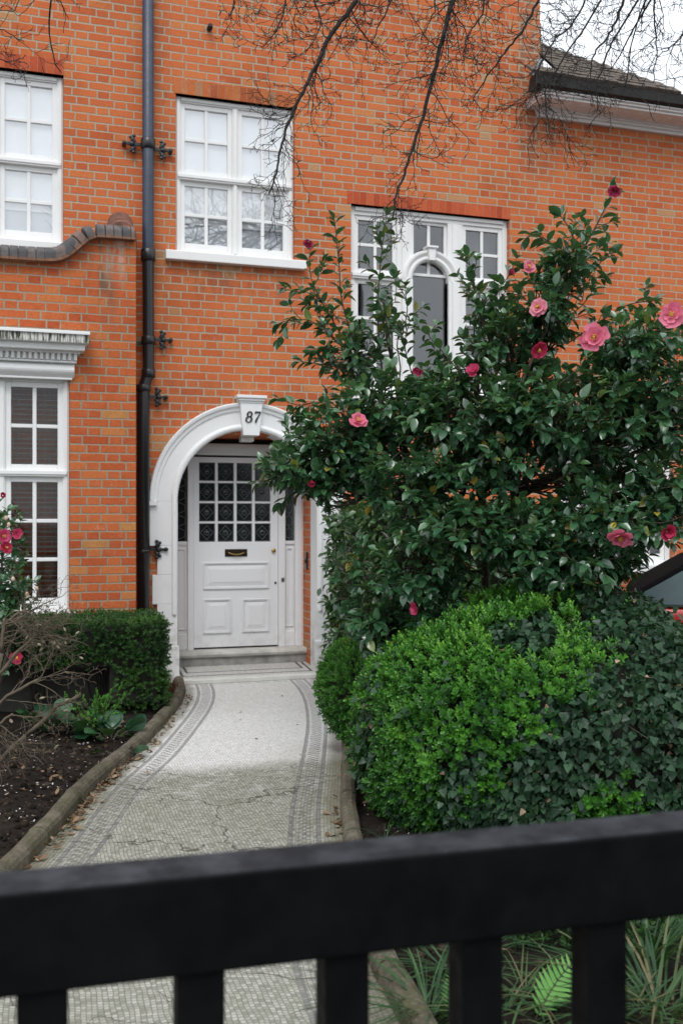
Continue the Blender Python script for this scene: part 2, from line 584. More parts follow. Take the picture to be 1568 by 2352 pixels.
def casement(W, Y, lights, zt, cols, rows_u, rows_l, sill=True, frame_w=0.055, label=None, glass=None, sill_over=0.10, rail_bot=.075):
    """timber casement with a moulded transom; frame is the part, the rest its sub-parts"""
    x0, x1, z0, z1 = W
    fr = MB()
    fr.box(x0 + .002, x0 + frame_w, Y, Y + .1, z0, z1 - .002)
    fr.box(x1 - frame_w, x1 - .002, Y, Y + .1, z0, z1 - .002)
    fr.box(x0 + frame_w, x1 - frame_w, Y + .002, Y + .1, z1 - frame_w, z1 - .003)
    fr.box(x0 + frame_w + .001, x1 - frame_w - .001, Y - .012, Y + .002, z1 - frame_w + .012, z1 - .014)
    fr.box(x0 + .014, x0 + frame_w - .012, Y - .012, Y, z0 + .01, z1 - .03)
    fr.box(x1 - frame_w + .012, x1 - .014, Y - .012, Y, z0 + .01, z1 - .03)
    fr.box(x0 + frame_w, x1 - frame_w, Y + .002, Y + .1, z0, z0 + .03)
    ns = len(lights)
    for i in range(ns - 1):
        a, b = lights[i][1], lights[i + 1][0]
        fr.box(a, b, Y + .002, Y + .1, z0 + .03, z1 - frame_w)
        fr.box(a + .012, b - .012, Y - .01, Y + .002, z0 + .03, z1 - frame_w - .01)
    # transom: a bar with a projecting, stepped moulding
    for a, b in lights:
        fr.box(a, b, Y + .003, Y + .1, zt - .03, zt + .03)
    fr.box(x0 + frame_w * .4, x1 - frame_w * .4, Y - .030, Y + .001, zt - .012, zt + .022)
    fr.box(x0 + frame_w * .4, x1 - frame_w * .4, Y - .020, Y - .001, zt - .028, zt - .012)
    w = fr.build('window', M_WHITE, house, bevel=.004)
    if label:
        w['label'] = label
    pn = MB()
    for a, b in lights:
        for (za, zb, rows, rb) in ((zt + .03, z1 - frame_w, rows_u, None), (z0 + .03, zt - .03, rows_l, rail_bot)):
            s = MB()
            sash(a, b, za, zb, cols, rows, Y + .018, s, pn, rail_b=rb)
            s.build('sash', M_WHITE, w, bevel=.004)
    pn.build('pane', glass or M_GLASS, w)
    if sill:
        s = MB()
        s.xprism([(F - .075, z0 - .095), (F + .12, z0 - .095), (F + .12, z0 + .004), (F - .02, z0 + .004), (F - .075, z0 - .012)], x0 - sill_over, x1 + sill_over)
        s.build('sill', M_WHITE, w, bevel=.006)
    return w


def backing(w, W, Y, name, mat, za, zb, dx=0.0):
    m = MB()
    m.box(W[0] + dx, W[1] - dx, Y, Y + .01, za, zb)
    return m.build(name, mat, w)


def room(w, W, Y, mat=None, d=1.2):
    x0, x1, z0, z1 = W[0] - .25, W[1] + .25, W[2] - .2, W[3] + .1
    m = MB()
    m.add([(x0, Y, z0), (x1, Y, z0), (x1, Y + d, z0), (x0, Y + d, z0), (x0, Y, z1), (x1, Y, z1), (x1, Y + d, z1), (x0, Y + d, z1)],
          [(0, 1, 2, 3), (4, 7, 6, 5), (0, 3, 7, 4), (1, 5, 6, 2), (3, 2, 6, 7)])
    return m.build('room', mat or M_ROOM, w)


YW = F + .055
for W, lab in ((W_MID, 'window above the arched doorway with white blinds'), (W_LEFT, 'window cut off by the left edge of the frame, white blinds')):
    xm = (W[0] + W[1]) / 2
    L = [(W[0] + .052, xm - .026), (xm + .026, W[1] - .052)]
    w = casement(W, YW, L, W[2] + .725, 2, 2, 2, label=lab, glass=M_GLASSB)
    backing(w, W, YW + .062, 'blind', M_BLIND, W[2] + .30, W[3], .01)
    backing(w, W, YW + .075, 'net_curtain', M_NET, W[2] + .0, W[2] + .32, .01)

# triple window with the arched middle light
W = W_TRI
xa, xb = PX(902, F + .055) , PX(1030, F + .055)          # mullion zones measured on the photo
ML0, ML1 = PX(912, YW), PX(946, YW)
MR0, MR1 = PX(1028, YW), PX(1062, YW)
YT = YW
L = [(W[0] + .052, ML0), (MR1, W[1] - .052)]
zt = 3.975
fr = MB()
fw = .055
fr.box(W[0] + .002, W[0] + fw, YT, YT + .1, W[2], W[3] - .002)
fr.box(W[1] - fw, W[1] - .002, YT, YT + .1, W[2], W[3] - .002)
fr.box(W[0] + fw, W[1] - fw, YT + .002, YT + .1, W[3] - fw - .03, W[3] - .003)
fr.box(W[0] + fw + .001, W[1] - fw - .001, YT - .02, YT + .002, W[3] - fw + .008, W[3] - .012)
fr.box(W[0] + fw, W[1] - fw, YT + .002, YT + .1, W[2], W[2] + .04)
for a, b in ((ML0, ML1), (MR0, MR1)):
    fr.box(a, b, YT + .002, YT + .1, W[2] + .04, W[3] - fw - .03)
    fr.box(a + .05, b - .05, YT - .014, YT + .002, W[2] + .04, W[3] - fw - .04)
for a, b in L:
    fr.box(a, b, YT + .003, YT + .1, zt - .03, zt + .03)
    fr.box(a - .03, b + .03, YT - .03, YT + .001, zt - .012, zt + .024)
    fr.box(a - .03, b + .03, YT - .018, YT - .001, zt - .032, zt - .012)
# arched middle: archivolt ring and its straight jambs
cxa = (ML1 + MR0) / 2
rin = (MR0 - ML1) / 2
zsp = PZ(987, 645, YW)
seg = 28
prev = None
rings = [(rin, YT + .06), (rin, YT - .012), (rin + .022, YT - .03), (rin + .04, YT - .03), (rin + .05, YT - .02), (rin + .085, YT - .042), (rin + .11, YT - .042), (rin + .118, YT + .004), (rin + .118, YT + .06)]
vs, fs = [], []
for i in range(seg + 1):
    an = math.pi * i / seg
    for r, y in rings:
        vs.append((cxa + r * math.cos(an), y, zsp + r * math.sin(an)))
k = len(rings)
for i in range(seg):
    for j in range(k - 1):
        fs.append((i * k + j, i * k + j + 1, (i + 1) * k + j + 1, (i + 1) * k + j))
fr.add(vs, fs)
for sx in (-1, 1):
    for r0, r1, y in ((rin, rin + .04, YT - .028), (rin + .04, rin + .118, YT - .04)):
        a, b = sorted((cxa + sx * r0, cxa + sx * r1))
        fr.box(a, b, y, YT + .058, W[2] + .05, zsp - .001)
# keystone over the arch
fr.prism([(cxa - .03, zsp + rin + .0), (cxa + .03, zsp + rin + .0), (cxa + .043, zsp + rin + .125), (cxa - .043, zsp + rin + .125)], YT - .065, YT + .05)
fr.box(cxa - .062, cxa + .062, YT - .080, YT + .05, zsp + rin + .1255, zsp + rin + .148)
w3 = fr.build('window', M_WHITE, house, bevel=.004)
w3['label'] = 'wide three-part window with an arched middle light'
pn = MB()
for a, b in L:
    for (za, zb, rows) in ((zt + .03, W[3] - fw - .03, 2), (W[2] + .04, zt - .03, 3)):
        s = MB()
        sash(a, b, za, zb, 2, rows, YT + .018, s, pn)
        s.build('sash', M_WHITE, w3, bevel=.004)
s = MB()
sash(ML1, MR0, zsp + .05, W[3] - fw - .03, 2, 1, YT + .03, s, pn, st=.03)
s.build('sash', M_WHITE, w3, bevel=.004)
pn.add([(ML1, YT + .05, W[2] + .05), (MR0, YT + .05, W[2] + .05), (MR0, YT + .05, zsp + .1), (ML1, YT + .05, zsp + .1)], [(0, 1, 2, 3)])
pn.build('pane', M_GLASS, w3)
s = MB()
s.xprism([(F - .075, W[2] - .10), (F + .12, W[2] - .10), (F + .12, W[2] + .004), (F - .02, W[2] + .004), (F - .075, W[2] - .012)], W[0] - .1, W[1] + .1)
s.build('sill', M_WHITE, w3, bevel=.006)
room(w3, W, YT + .12, M_ROOM2, 1.6)
# folded pale curtains hanging inside the side lights
c = MB()
for a, b in L:
    n = 26
    xs = np.linspace(a + .14, b + .02, n)
    vs = [(x, YT + .22 + .02 * math.sin(i * 1.9), z) for z in (W[2], W[3]) for i, x in enumerate(xs)]
    c.add(vs, [(i, i + 1, n + i + 1, n + i) for i in range(n - 1)])
c.build('curtain', M_NET, w3, smooth=True)

# wing window, mostly behind the camellia
W = W_WING
wd = (W[1] - W[0])
L = [(W[0] + .052 + i * (wd - .08) / 3, W[0] + (i + 1) * (wd - .08) / 3 + .02) for i in range(3)]
w = casement(W, YW, L, W[2] + .85, 2, 1, 2, label='low wide window of the wing, glimpsed between camellia leaves', sill_over=.06)
backing(w, W, YW + .10, 'blind', M_BLIND, W[2], W[3], .01)

# ---- bay at the left
bx1 = 0.903
front_top = [(PX(px, YB), PZ(px, py, YB)) for px, py in ((0, 597), (60, 601), (118, 604), (140, 602), (158, 594), (176, 580), (194, 563), (208, 553), (216, 548), (312, 555))]
front_top[-1] = (bx1, front_top[-1][1])
WB = (-2.2, PX(160, YB), PZ(100, 1408, YB), PZ(120, 862, YB))
mb = MB()
topl = [(-3.2, front_top[0][1])] + front_top
# bay wall: lower rectangle with the window opening, then the scrolled parapet above it
zb = WB[3] + .05
wall_front(mb, -3.2, bx1, -0.3, zb, [WB], YB, 0.2)
poly = [(-3.2, zb), (bx1, zb)] + list(reversed(topl))
n = len(poly)
mb.add([(x, YB, z) for x, z in poly], [tuple(range(n))])
mb.add([(bx1, YB, -.3), (bx1, F, -.3), (bx1, F, front_top[-1][1] + .05), (bx1, YB, front_top[-1][1])], [(0, 1, 2, 3)])
mb.add([(-3.2, YB, -.3), (-3.2, YB, front_top[0][1]), (-3.2, F, front_top[0][1]), (-3.2, F, -.3)], [(0, 1, 2, 3)])
# inner face and flat top behind the parapet
for i in range(len(topl) - 1):
    (xa_, za_), (xb_, zb_) = topl[i], topl[i + 1]
    mb.add([(xa_, YB, za_), (xb_, YB, zb_), (xb_, YB + .22, zb_), (xa_, YB + .22, za_)], [(0, 1, 2, 3)])
    mb.add([(xa_, YB + .22, za_), (xb_, YB + .22, zb_), (xb_, YB + .22, 3.2), (xa_, YB + .22, 3.2)], [(0, 1, 2, 3)])
mb.add([(-3.2, YB + .22, 3.3), (bx1, YB + .22, 3.3), (bx1, F, 3.3), (-3.2, F, 3.3)], [(0, 1, 2, 3)])
bay = mb.build('bay', M_BAYBRICK, house)
bay['label'] = 'brick bay with a scrolled parapet and white cornice'

# coping: half-round blue bricks along the scroll, over a thin tile course
path2 = np.array(topl)
dense = []
for i in range(len(path2) - 1):
    L_ = np.linalg.norm(path2[i + 1] - path2[i])
    for q in np.linspace(0, 1, max(2, int(L_ / .01)), endpoint=False):
        dense.append(path2[i] * (1 - q) + path2[i + 1] * q)
dense = np.array(dense + [path2[-1]])
ker = np.ones(9) / 9
sm = np.stack([np.convolve(np.pad(dense[:, i], 4, 'edge'), ker, 'valid') for i in (0, 1)], 1)
cum = np.concatenate([[0], np.cumsum(np.linalg.norm(np.diff(sm, axis=0), axis=1))])


def along(s_):
    return np.array([np.interp(s_, cum, sm[:, 0]), np.interp(s_, cum, sm[:, 1])])


cp, tl = MB(), MB()
s_ = 0.02
while s_ < cum[-1] - .02:
    e_ = min(s_ + 0.072, cum[-1])
    a, b = along(s_ + .002), along(e_ - .002)
    tdir = (b - a) / np.linalg.norm(b - a)
    nrm = np.array([-tdir[1], tdir[0]])
    prof = [(-.055, 0.0)] + [(-.055, .05)] + [(.085 - .14 * math.cos(q), .05 + .075 * math.sin(q)) for q in np.linspace(.25, math.pi - .25, 7)] + [(.225, .05), (.225, 0)]
    vs = []
    for c_, pnt in ((0, a), (1, b)):
        for yy, hh in prof:
            p_ = pnt + nrm * (hh + .022)
            vs.append((p_[0], YB + yy, p_[1]))
    k = len(prof)
    fs = [tuple(range(k)), tuple(reversed(range(k, 2 * k)))] + [(i, i + k, (i + 1) % k + k, (i + 1) % k) for i in range(k)]
    cp.add(vs, fs)
    vs = []
    for pnt in (a, b):
        for yy, hh in ((-.075, 0), (-.075, .02), (.2, .02), (.2, 0)):
            p_ = pnt + nrm * hh
            vs.append((p_[0], YB + yy, p_[1]))
    tl.add(vs, [(0, 1, 2, 3), (7, 6, 5, 4), (0, 4, 5, 1), (1, 5, 6, 2), (2, 6, 7, 3), (3, 7, 4, 0)])
    s_ = e_
M_TILEC = simple('tile_course', (0.20, 0.10, 0.06), 0.85, 0.35, 14, bump=0.3)
tl.build('tile_course', M_TILEC, bay)
cop = cp.build('coping', M_COPING, bay, smooth=False, bevel=.005)
# the ramped coping on the return, seen end-on as a ribbed half barrel
rb = MB()
r0 = Vector((PX(280, YB), YB + .02, PZ(280, 543, YB) - .06))
r1 = Vector((PX(277, F), F + .02, PZ(277, 512, F) - .06))
nr = 8
for i in range(nr):
    a, b = r0.lerp(r1, i / nr), r0.lerp(r1, (i + .95) / nr)
    rr = .112 if i else .125
    vs = []
    for q, p_ in enumerate((a, b)):
        for an in np.linspace(0, math.pi, 11):
            vs.append((p_.x + (rr - .004 * q) * math.cos(an), p_.y, p_.z + .06 + (rr * 1.08 - .004 * q) * math.sin(an)))
        vs.append((p_.x - rr, p_.y, p_.z - .05))
        vs.append((p_.x + rr, p_.y, p_.z - .05))
    k = 13
    order = list(range(11)) + [11, 12]
    rb.add(vs, [tuple(order), tuple(k + j for j in reversed(order))] + [(order[j], order[(j + 1) % k], k + order[(j + 1) % k], k + order[j]) for j in range(k)])
M_BARREL = simple('barrel_brick', (0.19, 0.085, 0.058), 0.85, 0.45, 16, bump=0.4)
rb.build('ramped_coping', M_BARREL, bay, bevel=.006)

# bay cornice, a stack of mouldings with dentils
zc = lambda py, pr: PZ(180, py, YB - pr)
cn = MB()
XR = lambda px, pr: PX(px, YB - pr)
prof = [(760, 768, .235, 207), (768, 788, .215, 203), (789, 805, .165, 195), (806, 813, .10, 184)]
for (ya, yb_, pr, px) in prof:
    cn.box(-3.1, XR(px, pr), YB - pr, YB + .03, zc(yb_, pr) + .0015, zc(ya, pr))
z_d0, z_d1 = zc(829, .07), zc(813, .07)
x = XR(177, .08)
cn.box(-3.1, XR(175, .045), YB - .045, YB + .03, z_d0 - .004, z_d1 + .002)
while x > -2.6:
    cn.box(x - .026, x, YB - .085, YB - .044, z_d0, z_d1)
    x -= .046
cn.box(-3.1, XR(176, .075), YB - .075, YB + .03, zc(834, .07), z_d0 - .0045)
# cushion frieze
pz0, pz1 = zc(868, .03), zc(836, .03)
pr_ = [(YB + .03, pz0)] + [(YB - .018 - .05 * math.sin(q) , pz0 + (pz1 - pz0) * q / math.pi) for q in np.linspace(0, math.pi, 9)] + [(YB + .03, pz1)]
cn.xprism(pr_, -3.1, XR(171, .05))
cn.box(-3.1, XR(166, .03), YB - .03, YB + .03, zc(873, .03), pz0 - .0015)
corn = cn.build('cornice', M_WHITE, bay, bevel=.004)
M_MOSS = NT('cornice_moss')
_o = M_MOSS.obj()
_sx = M_MOSS.sep(_o)
_st = M_MOSS.noise(M_MOSS.comb(M_MOSS.m('MULTIPLY', _sx[0], 60.0), 0.0, M_MOSS.m('MULTIPLY', _sx[2], 6.0)), 1.0, 3)
M_MOSS.set(M_MOSS.mix(M_MOSS.rng(_st, .42, .58), (0.045, 0.05, 0.03), (0.62, 0.62, 0.58)), .8)
M_MOSS = M_MOSS.mat
ms = MB()
ms.box(-3.1, XR(203, .217) - .003, YB - .2172, YB - .2145, zc(788, .215) + .004, zc(768, .215) - .001)
ms.build('mossy_fascia', M_MOSS, corn)

# bay window: two lights wide of small panes in view, slatted blind behind
YWB = YB + .05
ztb = PZ(80, 1086, YB)
xr_ = WB[1]
pitch = .53
L = []
xx = xr_ - .052
while xx - pitch > WB[0]:
    L.insert(0, (xx - pitch + .06, xx))
    xx -= pitch + .01
WBB = (L[0][0] - .052, WB[1], WB[2] , WB[3])
w4 = casement(WBB, YWB, L, ztb, 2, 2, 3, sill=False, label='tall ground-floor bay window with slatted blinds', rail_bot=.09, glass=M_GLASSD)
s = MB()
s.box(-2.4, xr_ + .05, YB - .06, YB + .1, WB[2] - .1, WB[2] + .003)
s.build('sill', M_WHITE, w4, bevel=.005)
sl = MB()
z = WB[2] + .05
while z < WB[3] - .05:
    sl.obox(((WBB[0] + WBB[1]) / 2, YWB + .16, z), ((WBB[1] - WBB[0]) / 2, 0, 0), (0, .012, .003), (0, -.0004, .0021))
    z += .0425
for xx in (xr_ - .2, xr_ - .62, xr_ - 1.05):
    sl.tube([(xx, YWB + .135, WB[2]), (xx, YWB + .135, WB[3])], .0016, 4)
sl.build('blind', M_SLAT, w4)
room(w4, WBB, YWB + .19, M_ROOM, .35)

# ---- the white arched door surround
ds = MB()
ring = [(RI, F + .19), (RI, F - .03), (RI + .012, F - .052), (RI + .035, F - .06), (RI + .055, F - .052), (RI + .062, F - .036), (RO - .085, F - .036), (RO - .075, F - .05),
        (RO - .045, F - .056), (RO - .035, F - .072), (RO - .008, F - .078), (RO, F - .068), (RO, F + .01)]
seg = 40
vs, fs = [], []
k = len(ring)
for i in range(seg + 1):
    an = math.pi * i / seg
    for r, y in ring:
        vs.append((AXC + r * math.cos(an), y, ZS + r * math.sin(an)))
for i in range(seg):
    for j in range(k - 1):
        fs.append((i * k + j, i * k + j + 1, (i + 1) * k + j + 1, (i + 1) * k + j))
ds.add(vs, fs)
# piers below the springing, toothed into the brickwork
teeth = [(0.0, .36, .20), (.36, .58, .155), (.58, .86, .20), (.86, 1.14, .245), (1.14, 1.40, .20), (1.40, ZS, RO - RI)]
tz = [(0.0, 0.50, .165), (0.50, .735, .19), (.735, 1.01, .235), (1.01, 1.28, .19), (1.28, ZS - .001, RO - RI - .006)]
for sx in (-1, 1):
    for z0, z1, wd_ in tz:
        a, b = sorted((AXC + sx * (RI + .001), AXC + sx * (RI + wd_)))
        ds.box(a, b, F - .036, F + .02, z0 + .0008, z1)
    # roll moulding on the inner edge, stopping above the plinth
    pts = [(AXC + sx * (RI + .034), F - .036, z) for z in (.62, .64, ZS)]
    ds.tube(pts, [.012, .024, .024], 10)
    a, b = sorted((AXC + sx * (RI + .0), AXC + sx * (RI + .012)))
    # plinth block
    a, b = sorted((AXC + sx * (RI - .012), AXC + sx * (RI + .19)))
    ds.box(a, b, F - .062, F + .02, 0.0, .34)
    ds.add([(AXC + sx * (RI - .0005), F - .036, 0), (AXC + sx * (RI - .0005), F + .19, 0), (AXC + sx * (RI - .0005), F + .19, ZS), (AXC + sx * (RI - .0005), F - .036, ZS)], [(0, 1, 2, 3)])
    # little impost stop at the springing
    a, b = sorted((AXC + sx * (RO - .07), AXC + sx * (RO + .008)))
    ds.box(a, b, F - .075, F + .01, ZS - .045, ZS + .0)
surround = ds.build('door_surround', M_STUCCO, house, bevel=.004)
kz0, kz1 = 2.328, 2.635
kb = MB()
kb.prism([(AXC + .011 - .078, kz0), (AXC + .011 + .078, kz0), (AXC + .011 + .108, kz1), (AXC + .011 - .108, kz1)], F - .105, F + .05)
for hw, y, za, zb_ in ((.118, .112, kz1 + .0005, kz1 + .02), (.128, .125, kz1 + .0205, kz1 + .045), (.145, .14, kz1 + .0455, kz1 + .075)):
    kb.box(AXC + .011 - hw, AXC + .011 + hw, F - y, F + .02, za, zb_)
kb.box(AXC + .011 - .06, AXC + .011 + .06, F + .06, F + .19, kz0 - .045, kz0 + .1)
key = kb.build('keystone', M_STUCCO, surround, bevel=.004)


def stroke(mb, pts, ws, y0, y1):
    """a flat ribbon of varying width in the XZ plane, with thickness"""
    pts = [np.array(p) for p in pts]
    L_, R_ = [], []
    n_ = len(pts)
    closed = np.linalg.norm(pts[0] - pts[-1]) < 1e-6
    for i, p_ in enumerate(pts):
        if closed:
            d_ = pts[(i + 1) % (n_ - 1)] - pts[(i - 1) % (n_ - 1)]
        else:
            d_ = pts[min(i + 1, n_ - 1)] - pts[max(i - 1, 0)]
        d_ = d_ / (np.linalg.norm(d_) + 1e-9)
        nn = np.array([-d_[1], d_[0]])
        L_.append(p_ + nn * ws[i] / 2)
        R_.append(p_ - nn * ws[i] / 2)
    vs = []
    for y in (y0, y1):
        vs += [(a[0], y, a[1]) for a in L_] + [(a[0], y, a[1]) for a in R_]
    fs = []
    for i in range(n_ - 1):
        fs += [(i, i + 1, n_ + i + 1, n_ + i), (2 * n_ + i, 3 * n_ + i, 3 * n_ + i + 1, 2 * n_ + i + 1),
               (i, 2 * n_ + i, 2 * n_ + i + 1, i + 1), (n_ + i, n_ + i + 1, 3 * n_ + i + 1, 3 * n_ + i)]
    if not closed:
        fs += [(0, n_, 3 * n_, 2 * n_), (n_ - 1, 3 * n_ - 1, 4 * n_ - 1, 2 * n_ - 1)]
    mb.add(vs, fs)


def digits(parent):
    zb_, h = 2.452, .105
    sl_ = .17
    for nm, xo in (('8', AXC - .020), ('7', AXC + .057)):
        mb = MB()
        y0, y1 = F - .115, F - .104
        if nm == '8':
            for cz, rx, rz in ((.27, .026, .027), (.74, .021, .024)):
                pts, ws = [], []
                for i in range(25):
                    an = 2 * math.pi * i / 24
                    zz = cz * h + rz * math.sin(an)
                    pts.append((xo + rx * math.cos(an) + sl_ * zz, zb_ + zz))
                    ws.append(.0065 + .0085 * abs(math.cos(an)))
                pts[-1] = pts[0]
                stroke(mb, pts, ws, y0, y1)
        else:
            z1 = h
            f_ = lambda x, z: (xo + x + sl_ * z, zb_ + z)
            stroke(mb, [f_(-.026, z1 - .022), f_(-.024, z1 - .004)], [.007, .007], y0, y1)
            stroke(mb, [f_(-.027, z1 - .006), f_(.028, z1 - .006)], [.014, .013], y0 - .0004, y1)
            stroke(mb, [f_(.025, z1 - .010), f_(.008, .055), f_(-.004, .025), f_(-.006, 0)], [.008, .011, .015, .017], y0 - .0008, y1)
        mb.build('house_number', M_BLACK, parent)


digits(key)

# ---- door, frame and sidelights
YD = YFR + .055
g4 = lambda x, y: (PX(367.4 + x * .2636, YD), PZ(367.4 + x * .2636, 1194 + y * .2636, YD))
DX0, DX1 = g4(290, 600)[0], g4(1019, 600)[0]
ZST = .230                                       # top of the door step
DZT = 2.152
df = MB()
FXL, FXR = AXC - RI - .02, AXC + RI - .002
post = lambda a, b, y0=YD - .055: df.box(a, b, y0, YD + .06, ZST, DZT + .02)
PL0, PR1 = g4(235, 600)[0], g4(1080, 600)[0]
post(PL0, DX0 - .003)
post(DX1 + .003, PR1)
SR1 = g4(1166, 600)[0]
df.box(SR1, FXR + .03, YD - .05, YD + .06, ZST, DZT + .02)
df.box(SR1 + .022, FXR - .012, YD - .062, YD - .05, ZST + .001, DZT)
# head rail, stepped
df.box(AXC - RI - .05, AXC + RI + .05, YD - .052, YD + .06, DZT + .0205, DZT + .10)
df.box(AXC - RI - .05, AXC + RI + .05, YD - .075, YD + .06, DZT + .1005, DZT + .135)
# sidelight panels below the glass
zg = g4(200, 188)[1]
for a, b in ((FXL - .03, PL0), (PR1, SR1)):
    df.box(a, b, YD - .02, YD + .05, ZST, zg)
    df.box(a + .001, b - .001, YD - .035, YD - .0195, zg - .035, zg - .002)
    df.box(a + .001, b - .001, YD - .04, YD - .0195, ZST + .001, ZST + .155)
    if b - a > .05:
        for q0, q1, zz0, zz1 in ((a + .012, a + .03, ZST + .2, zg - .07), (b - .03, b - .012, ZST + .2, zg - .07), (a + .03, b - .03, zg - .085, zg - .07), (a + .03, b - .03, ZST + .2, ZST + .215)):
            df.box(q0, q1, YD - .032, YD - .0195, zz0, zz1)
dframe = df.build('door_frame', M_DOORW, house, bevel=.004)
for a, b, a2 in ((FXL - .03, PL0, AXC - RI), (PR1, SR1, PR1)):
    sg = MB()
    sg.box(a, b, YD + .0, YD + .01, zg, DZT + .02)
    sgo = sg.build('sidelight', M_DARKGLASS, dframe)
    ld = MB()
    m_ = (a2 + b) / 2
    z = zg + .02
    ld.box(a2 + .012, a2 + .018, YD - .006, YD - .0005, zg, DZT)
    ld.box(b - .018, b - .012, YD - .006, YD - .0005, zg, DZT)
    while z < DZT - .1:
        pts = [(m_, z), (b - .02, z + .03), (b - .02, z + .085), (m_, z + .115), (a2 + .02, z + .085), (a2 + .02, z + .03), (m_, z)]
        for p_, q_ in zip(pts[:-1], pts[1:]):
            ld.tube([(p_[0], YD - .003, p_[1]), (q_[0], YD - .003, q_[1])], .0035, 4)
        z += .128
    # the leading belongs to its pane of glass
    sgo.data.materials.append(M_LEAD)
    bmx = bmesh.new()
    bmx.from_mesh(sgo.data)
    n0 = len(bmx.faces)
    vs_ = [bmx.verts.new(v_) for v_ in ld.v]
    for f_ in ld.f:
        fc_ = bmx.faces.new([vs_[q] for q in f_])
        fc_.material_index = 1
    bmx.to_mesh(sgo.data)
    bmx.free()

dr = MB()
st = g4(340, 0)[0] - DX0
zp0 = g4(400, 192)[1]                    # bottom of the glazed part
gz = [PZ(500, 881.8 + y * .2577, YD) for y in (703, 862, 884, 1045, 1069)]
cols = [PX(330.7 + x * .2577, YD) for x in (485, 628, 652, 795, 819, 957, 981, 1118)]
zrows = []
ztop = gz[0]
prow = (ztop - zp0 + .018) / 4
dr.box(DX0, DX1, YD - .04, YD + .005, ZST + .018, zp0)
dr.box(DX0, cols[0], YD - .04, YD + .005, zp0, DZT)
dr.box(cols[7], DX1, YD - .04, YD + .005, zp0, DZT)
dr.box(cols[0], cols[7], YD - .0395, YD + .005, ztop, DZT)
for i in (1, 3, 5):
    dr.box(cols[i], cols[i + 1], YD - .034, YD + .004, zp0, ztop)
for j in range(1, 4):
    z = zp0 + j * prow - .009
    for i in range(4):
        dr.box(cols[2 * i], cols[2 * i + 1], YD - .032, YD + .003, z - .010, z + .010)


def panel(mb, x0, x1, z0, z1, y):
    """bolection moulding ring with a stepped raised field"""
    def ringbox(e, wd_, ya, yb_):
        a, b, c_, d_ = x0 + e, x1 - e, z0 + e, z1 - e
        mb.box(a, a + wd_, ya, yb_, c_, d_)
        mb.box(b - wd_, b, ya, yb_, c_, d_)
        mb.box(a + wd_, b - wd_, ya + .0003, yb_, c_, c_ + wd_)
        mb.box(a + wd_, b - wd_, ya + .0003, yb_, d_ - wd_, d_)
    ringbox(0, .012, y - .016, y)
    ringbox(.012, .012, y - .009, y)
    e1, e2 = .030, .062
    vs = [(x0 + e1, y - .0005, z0 + e1), (x1 - e1, y - .0005, z0 + e1), (x1 - e1, y - .0005, z1 - e1), (x0 + e1, y - .0005, z1 - e1),
          (x0 + e2, y - .007, z0 + e2), (x1 - e2, y - .007, z0 + e2), (x1 - e2, y - .007, z1 - e2), (x0 + e2, y - .007, z1 - e2)]
    mb.add(vs, [(4, 5, 6, 7), (0, 1, 5, 4), (1, 2, 6, 5), (2, 3, 7, 6), (3, 0, 4, 7)])
    mb.box(x0 + e2 + .004, x1 - e2 - .004, y - .0105, y - .0065, z0 + e2 + .004, z1 - e2 - .004)


for (xa_, ya_, xb_, yb_) in ((370, 372, 940, 592), (370, 690, 612, 980), (708, 688, 940, 966)):
    a, b = g4(xa_, ya_), g4(xb_, yb_)
    panel(dr, a[0], b[0], min(a[1], b[1]), max(a[1], b[1]), YD - .04)
door = dr.build('door', M_DOORW, house, bevel=.003)
dp, lead = MB(), MB()
for i in range(4):
    for j in range(4):
        x0, x1 = cols[2 * i], cols[2 * i + 1]
        z0 = zp0 + j * prow + (.001 if j else 0)
        z1 = zp0 + (j + 1) * prow - .019
        cx, cz, hx, hz = (x0 + x1) / 2, (z0 + z1) / 2, (x1 - x0) / 2, (z1 - z0) / 2
        dp.box(x0, x1, YD - .014, YD - .004, z0, z1)
        dp.ball((cx, YD - .013, cz), (.022, .009, .022), 12, 6)
        d_ = [(cx - hx * .78, cz), (cx, cz + hz * .78), (cx + hx * .78, cz), (cx, cz - hz * .78)]
        e_ = [(x0 + .006, z0 + .006), (x0 + .006, z1 - .006), (x1 - .006, z1 - .006), (x1 - .006, z0 + .006)]
        for q in (d_, e_):
            for a in range(4):
                p_, r_ = q[a], q[(a + 1) % 4]
                lead.tube([(p_[0], YD - .016, p_[1]), (r_[0], YD - .016, r_[1])], .0028, 4)
        lead.tube([(cx + .026 * math.cos(an), YD - .016, cz + .026 * math.sin(an)) for an in np.linspace(0, 2 * math.pi, 13)], .0024, 4)
dpane = dp.build('pane', M_DARKGLASS, door)
lead.build('leading', M_LEAD, door)
a, b = g4(558, 255), g4(752, 318)
lb = MB()
lb.box(a[0], b[0], YD - .048, YD - .0402, b[1], a[1])
lbo = lb.build('letterbox', simple('old_brass', (0.028, 0.02, 0.012), .45, .3, 30, metal=.6), door, bevel=.003)
hb = MB()
pts = [(a[0] + (b[0] - a[0]) * q, YD - .058 - .012 * math.sin(q * math.pi), a[1] - .02 - .034 * math.sin(q * math.pi)) for q in np.linspace(.13, .87, 11)]
hb.tube(pts, .006, 8)
hb.build('handle', M_BRASS, door, smooth=True)
kn = MB()
c_ = g4(980, 267)
kn.ball((c_[0], YD - .052, c_[1]), (.022, .014, .022), 16, 8)
kn.build('knob', M_BRASS, door, smooth=True)
kk = MB()
c_ = g4(997, 548)
kk.ball((c_[0], YD - .042, c_[1]), (.013, .006, .014), 12, 6)
c_ = g4(1058, 520)
kk.build('keyhole', M_BLACK, door, smooth=True)
kk = MB()
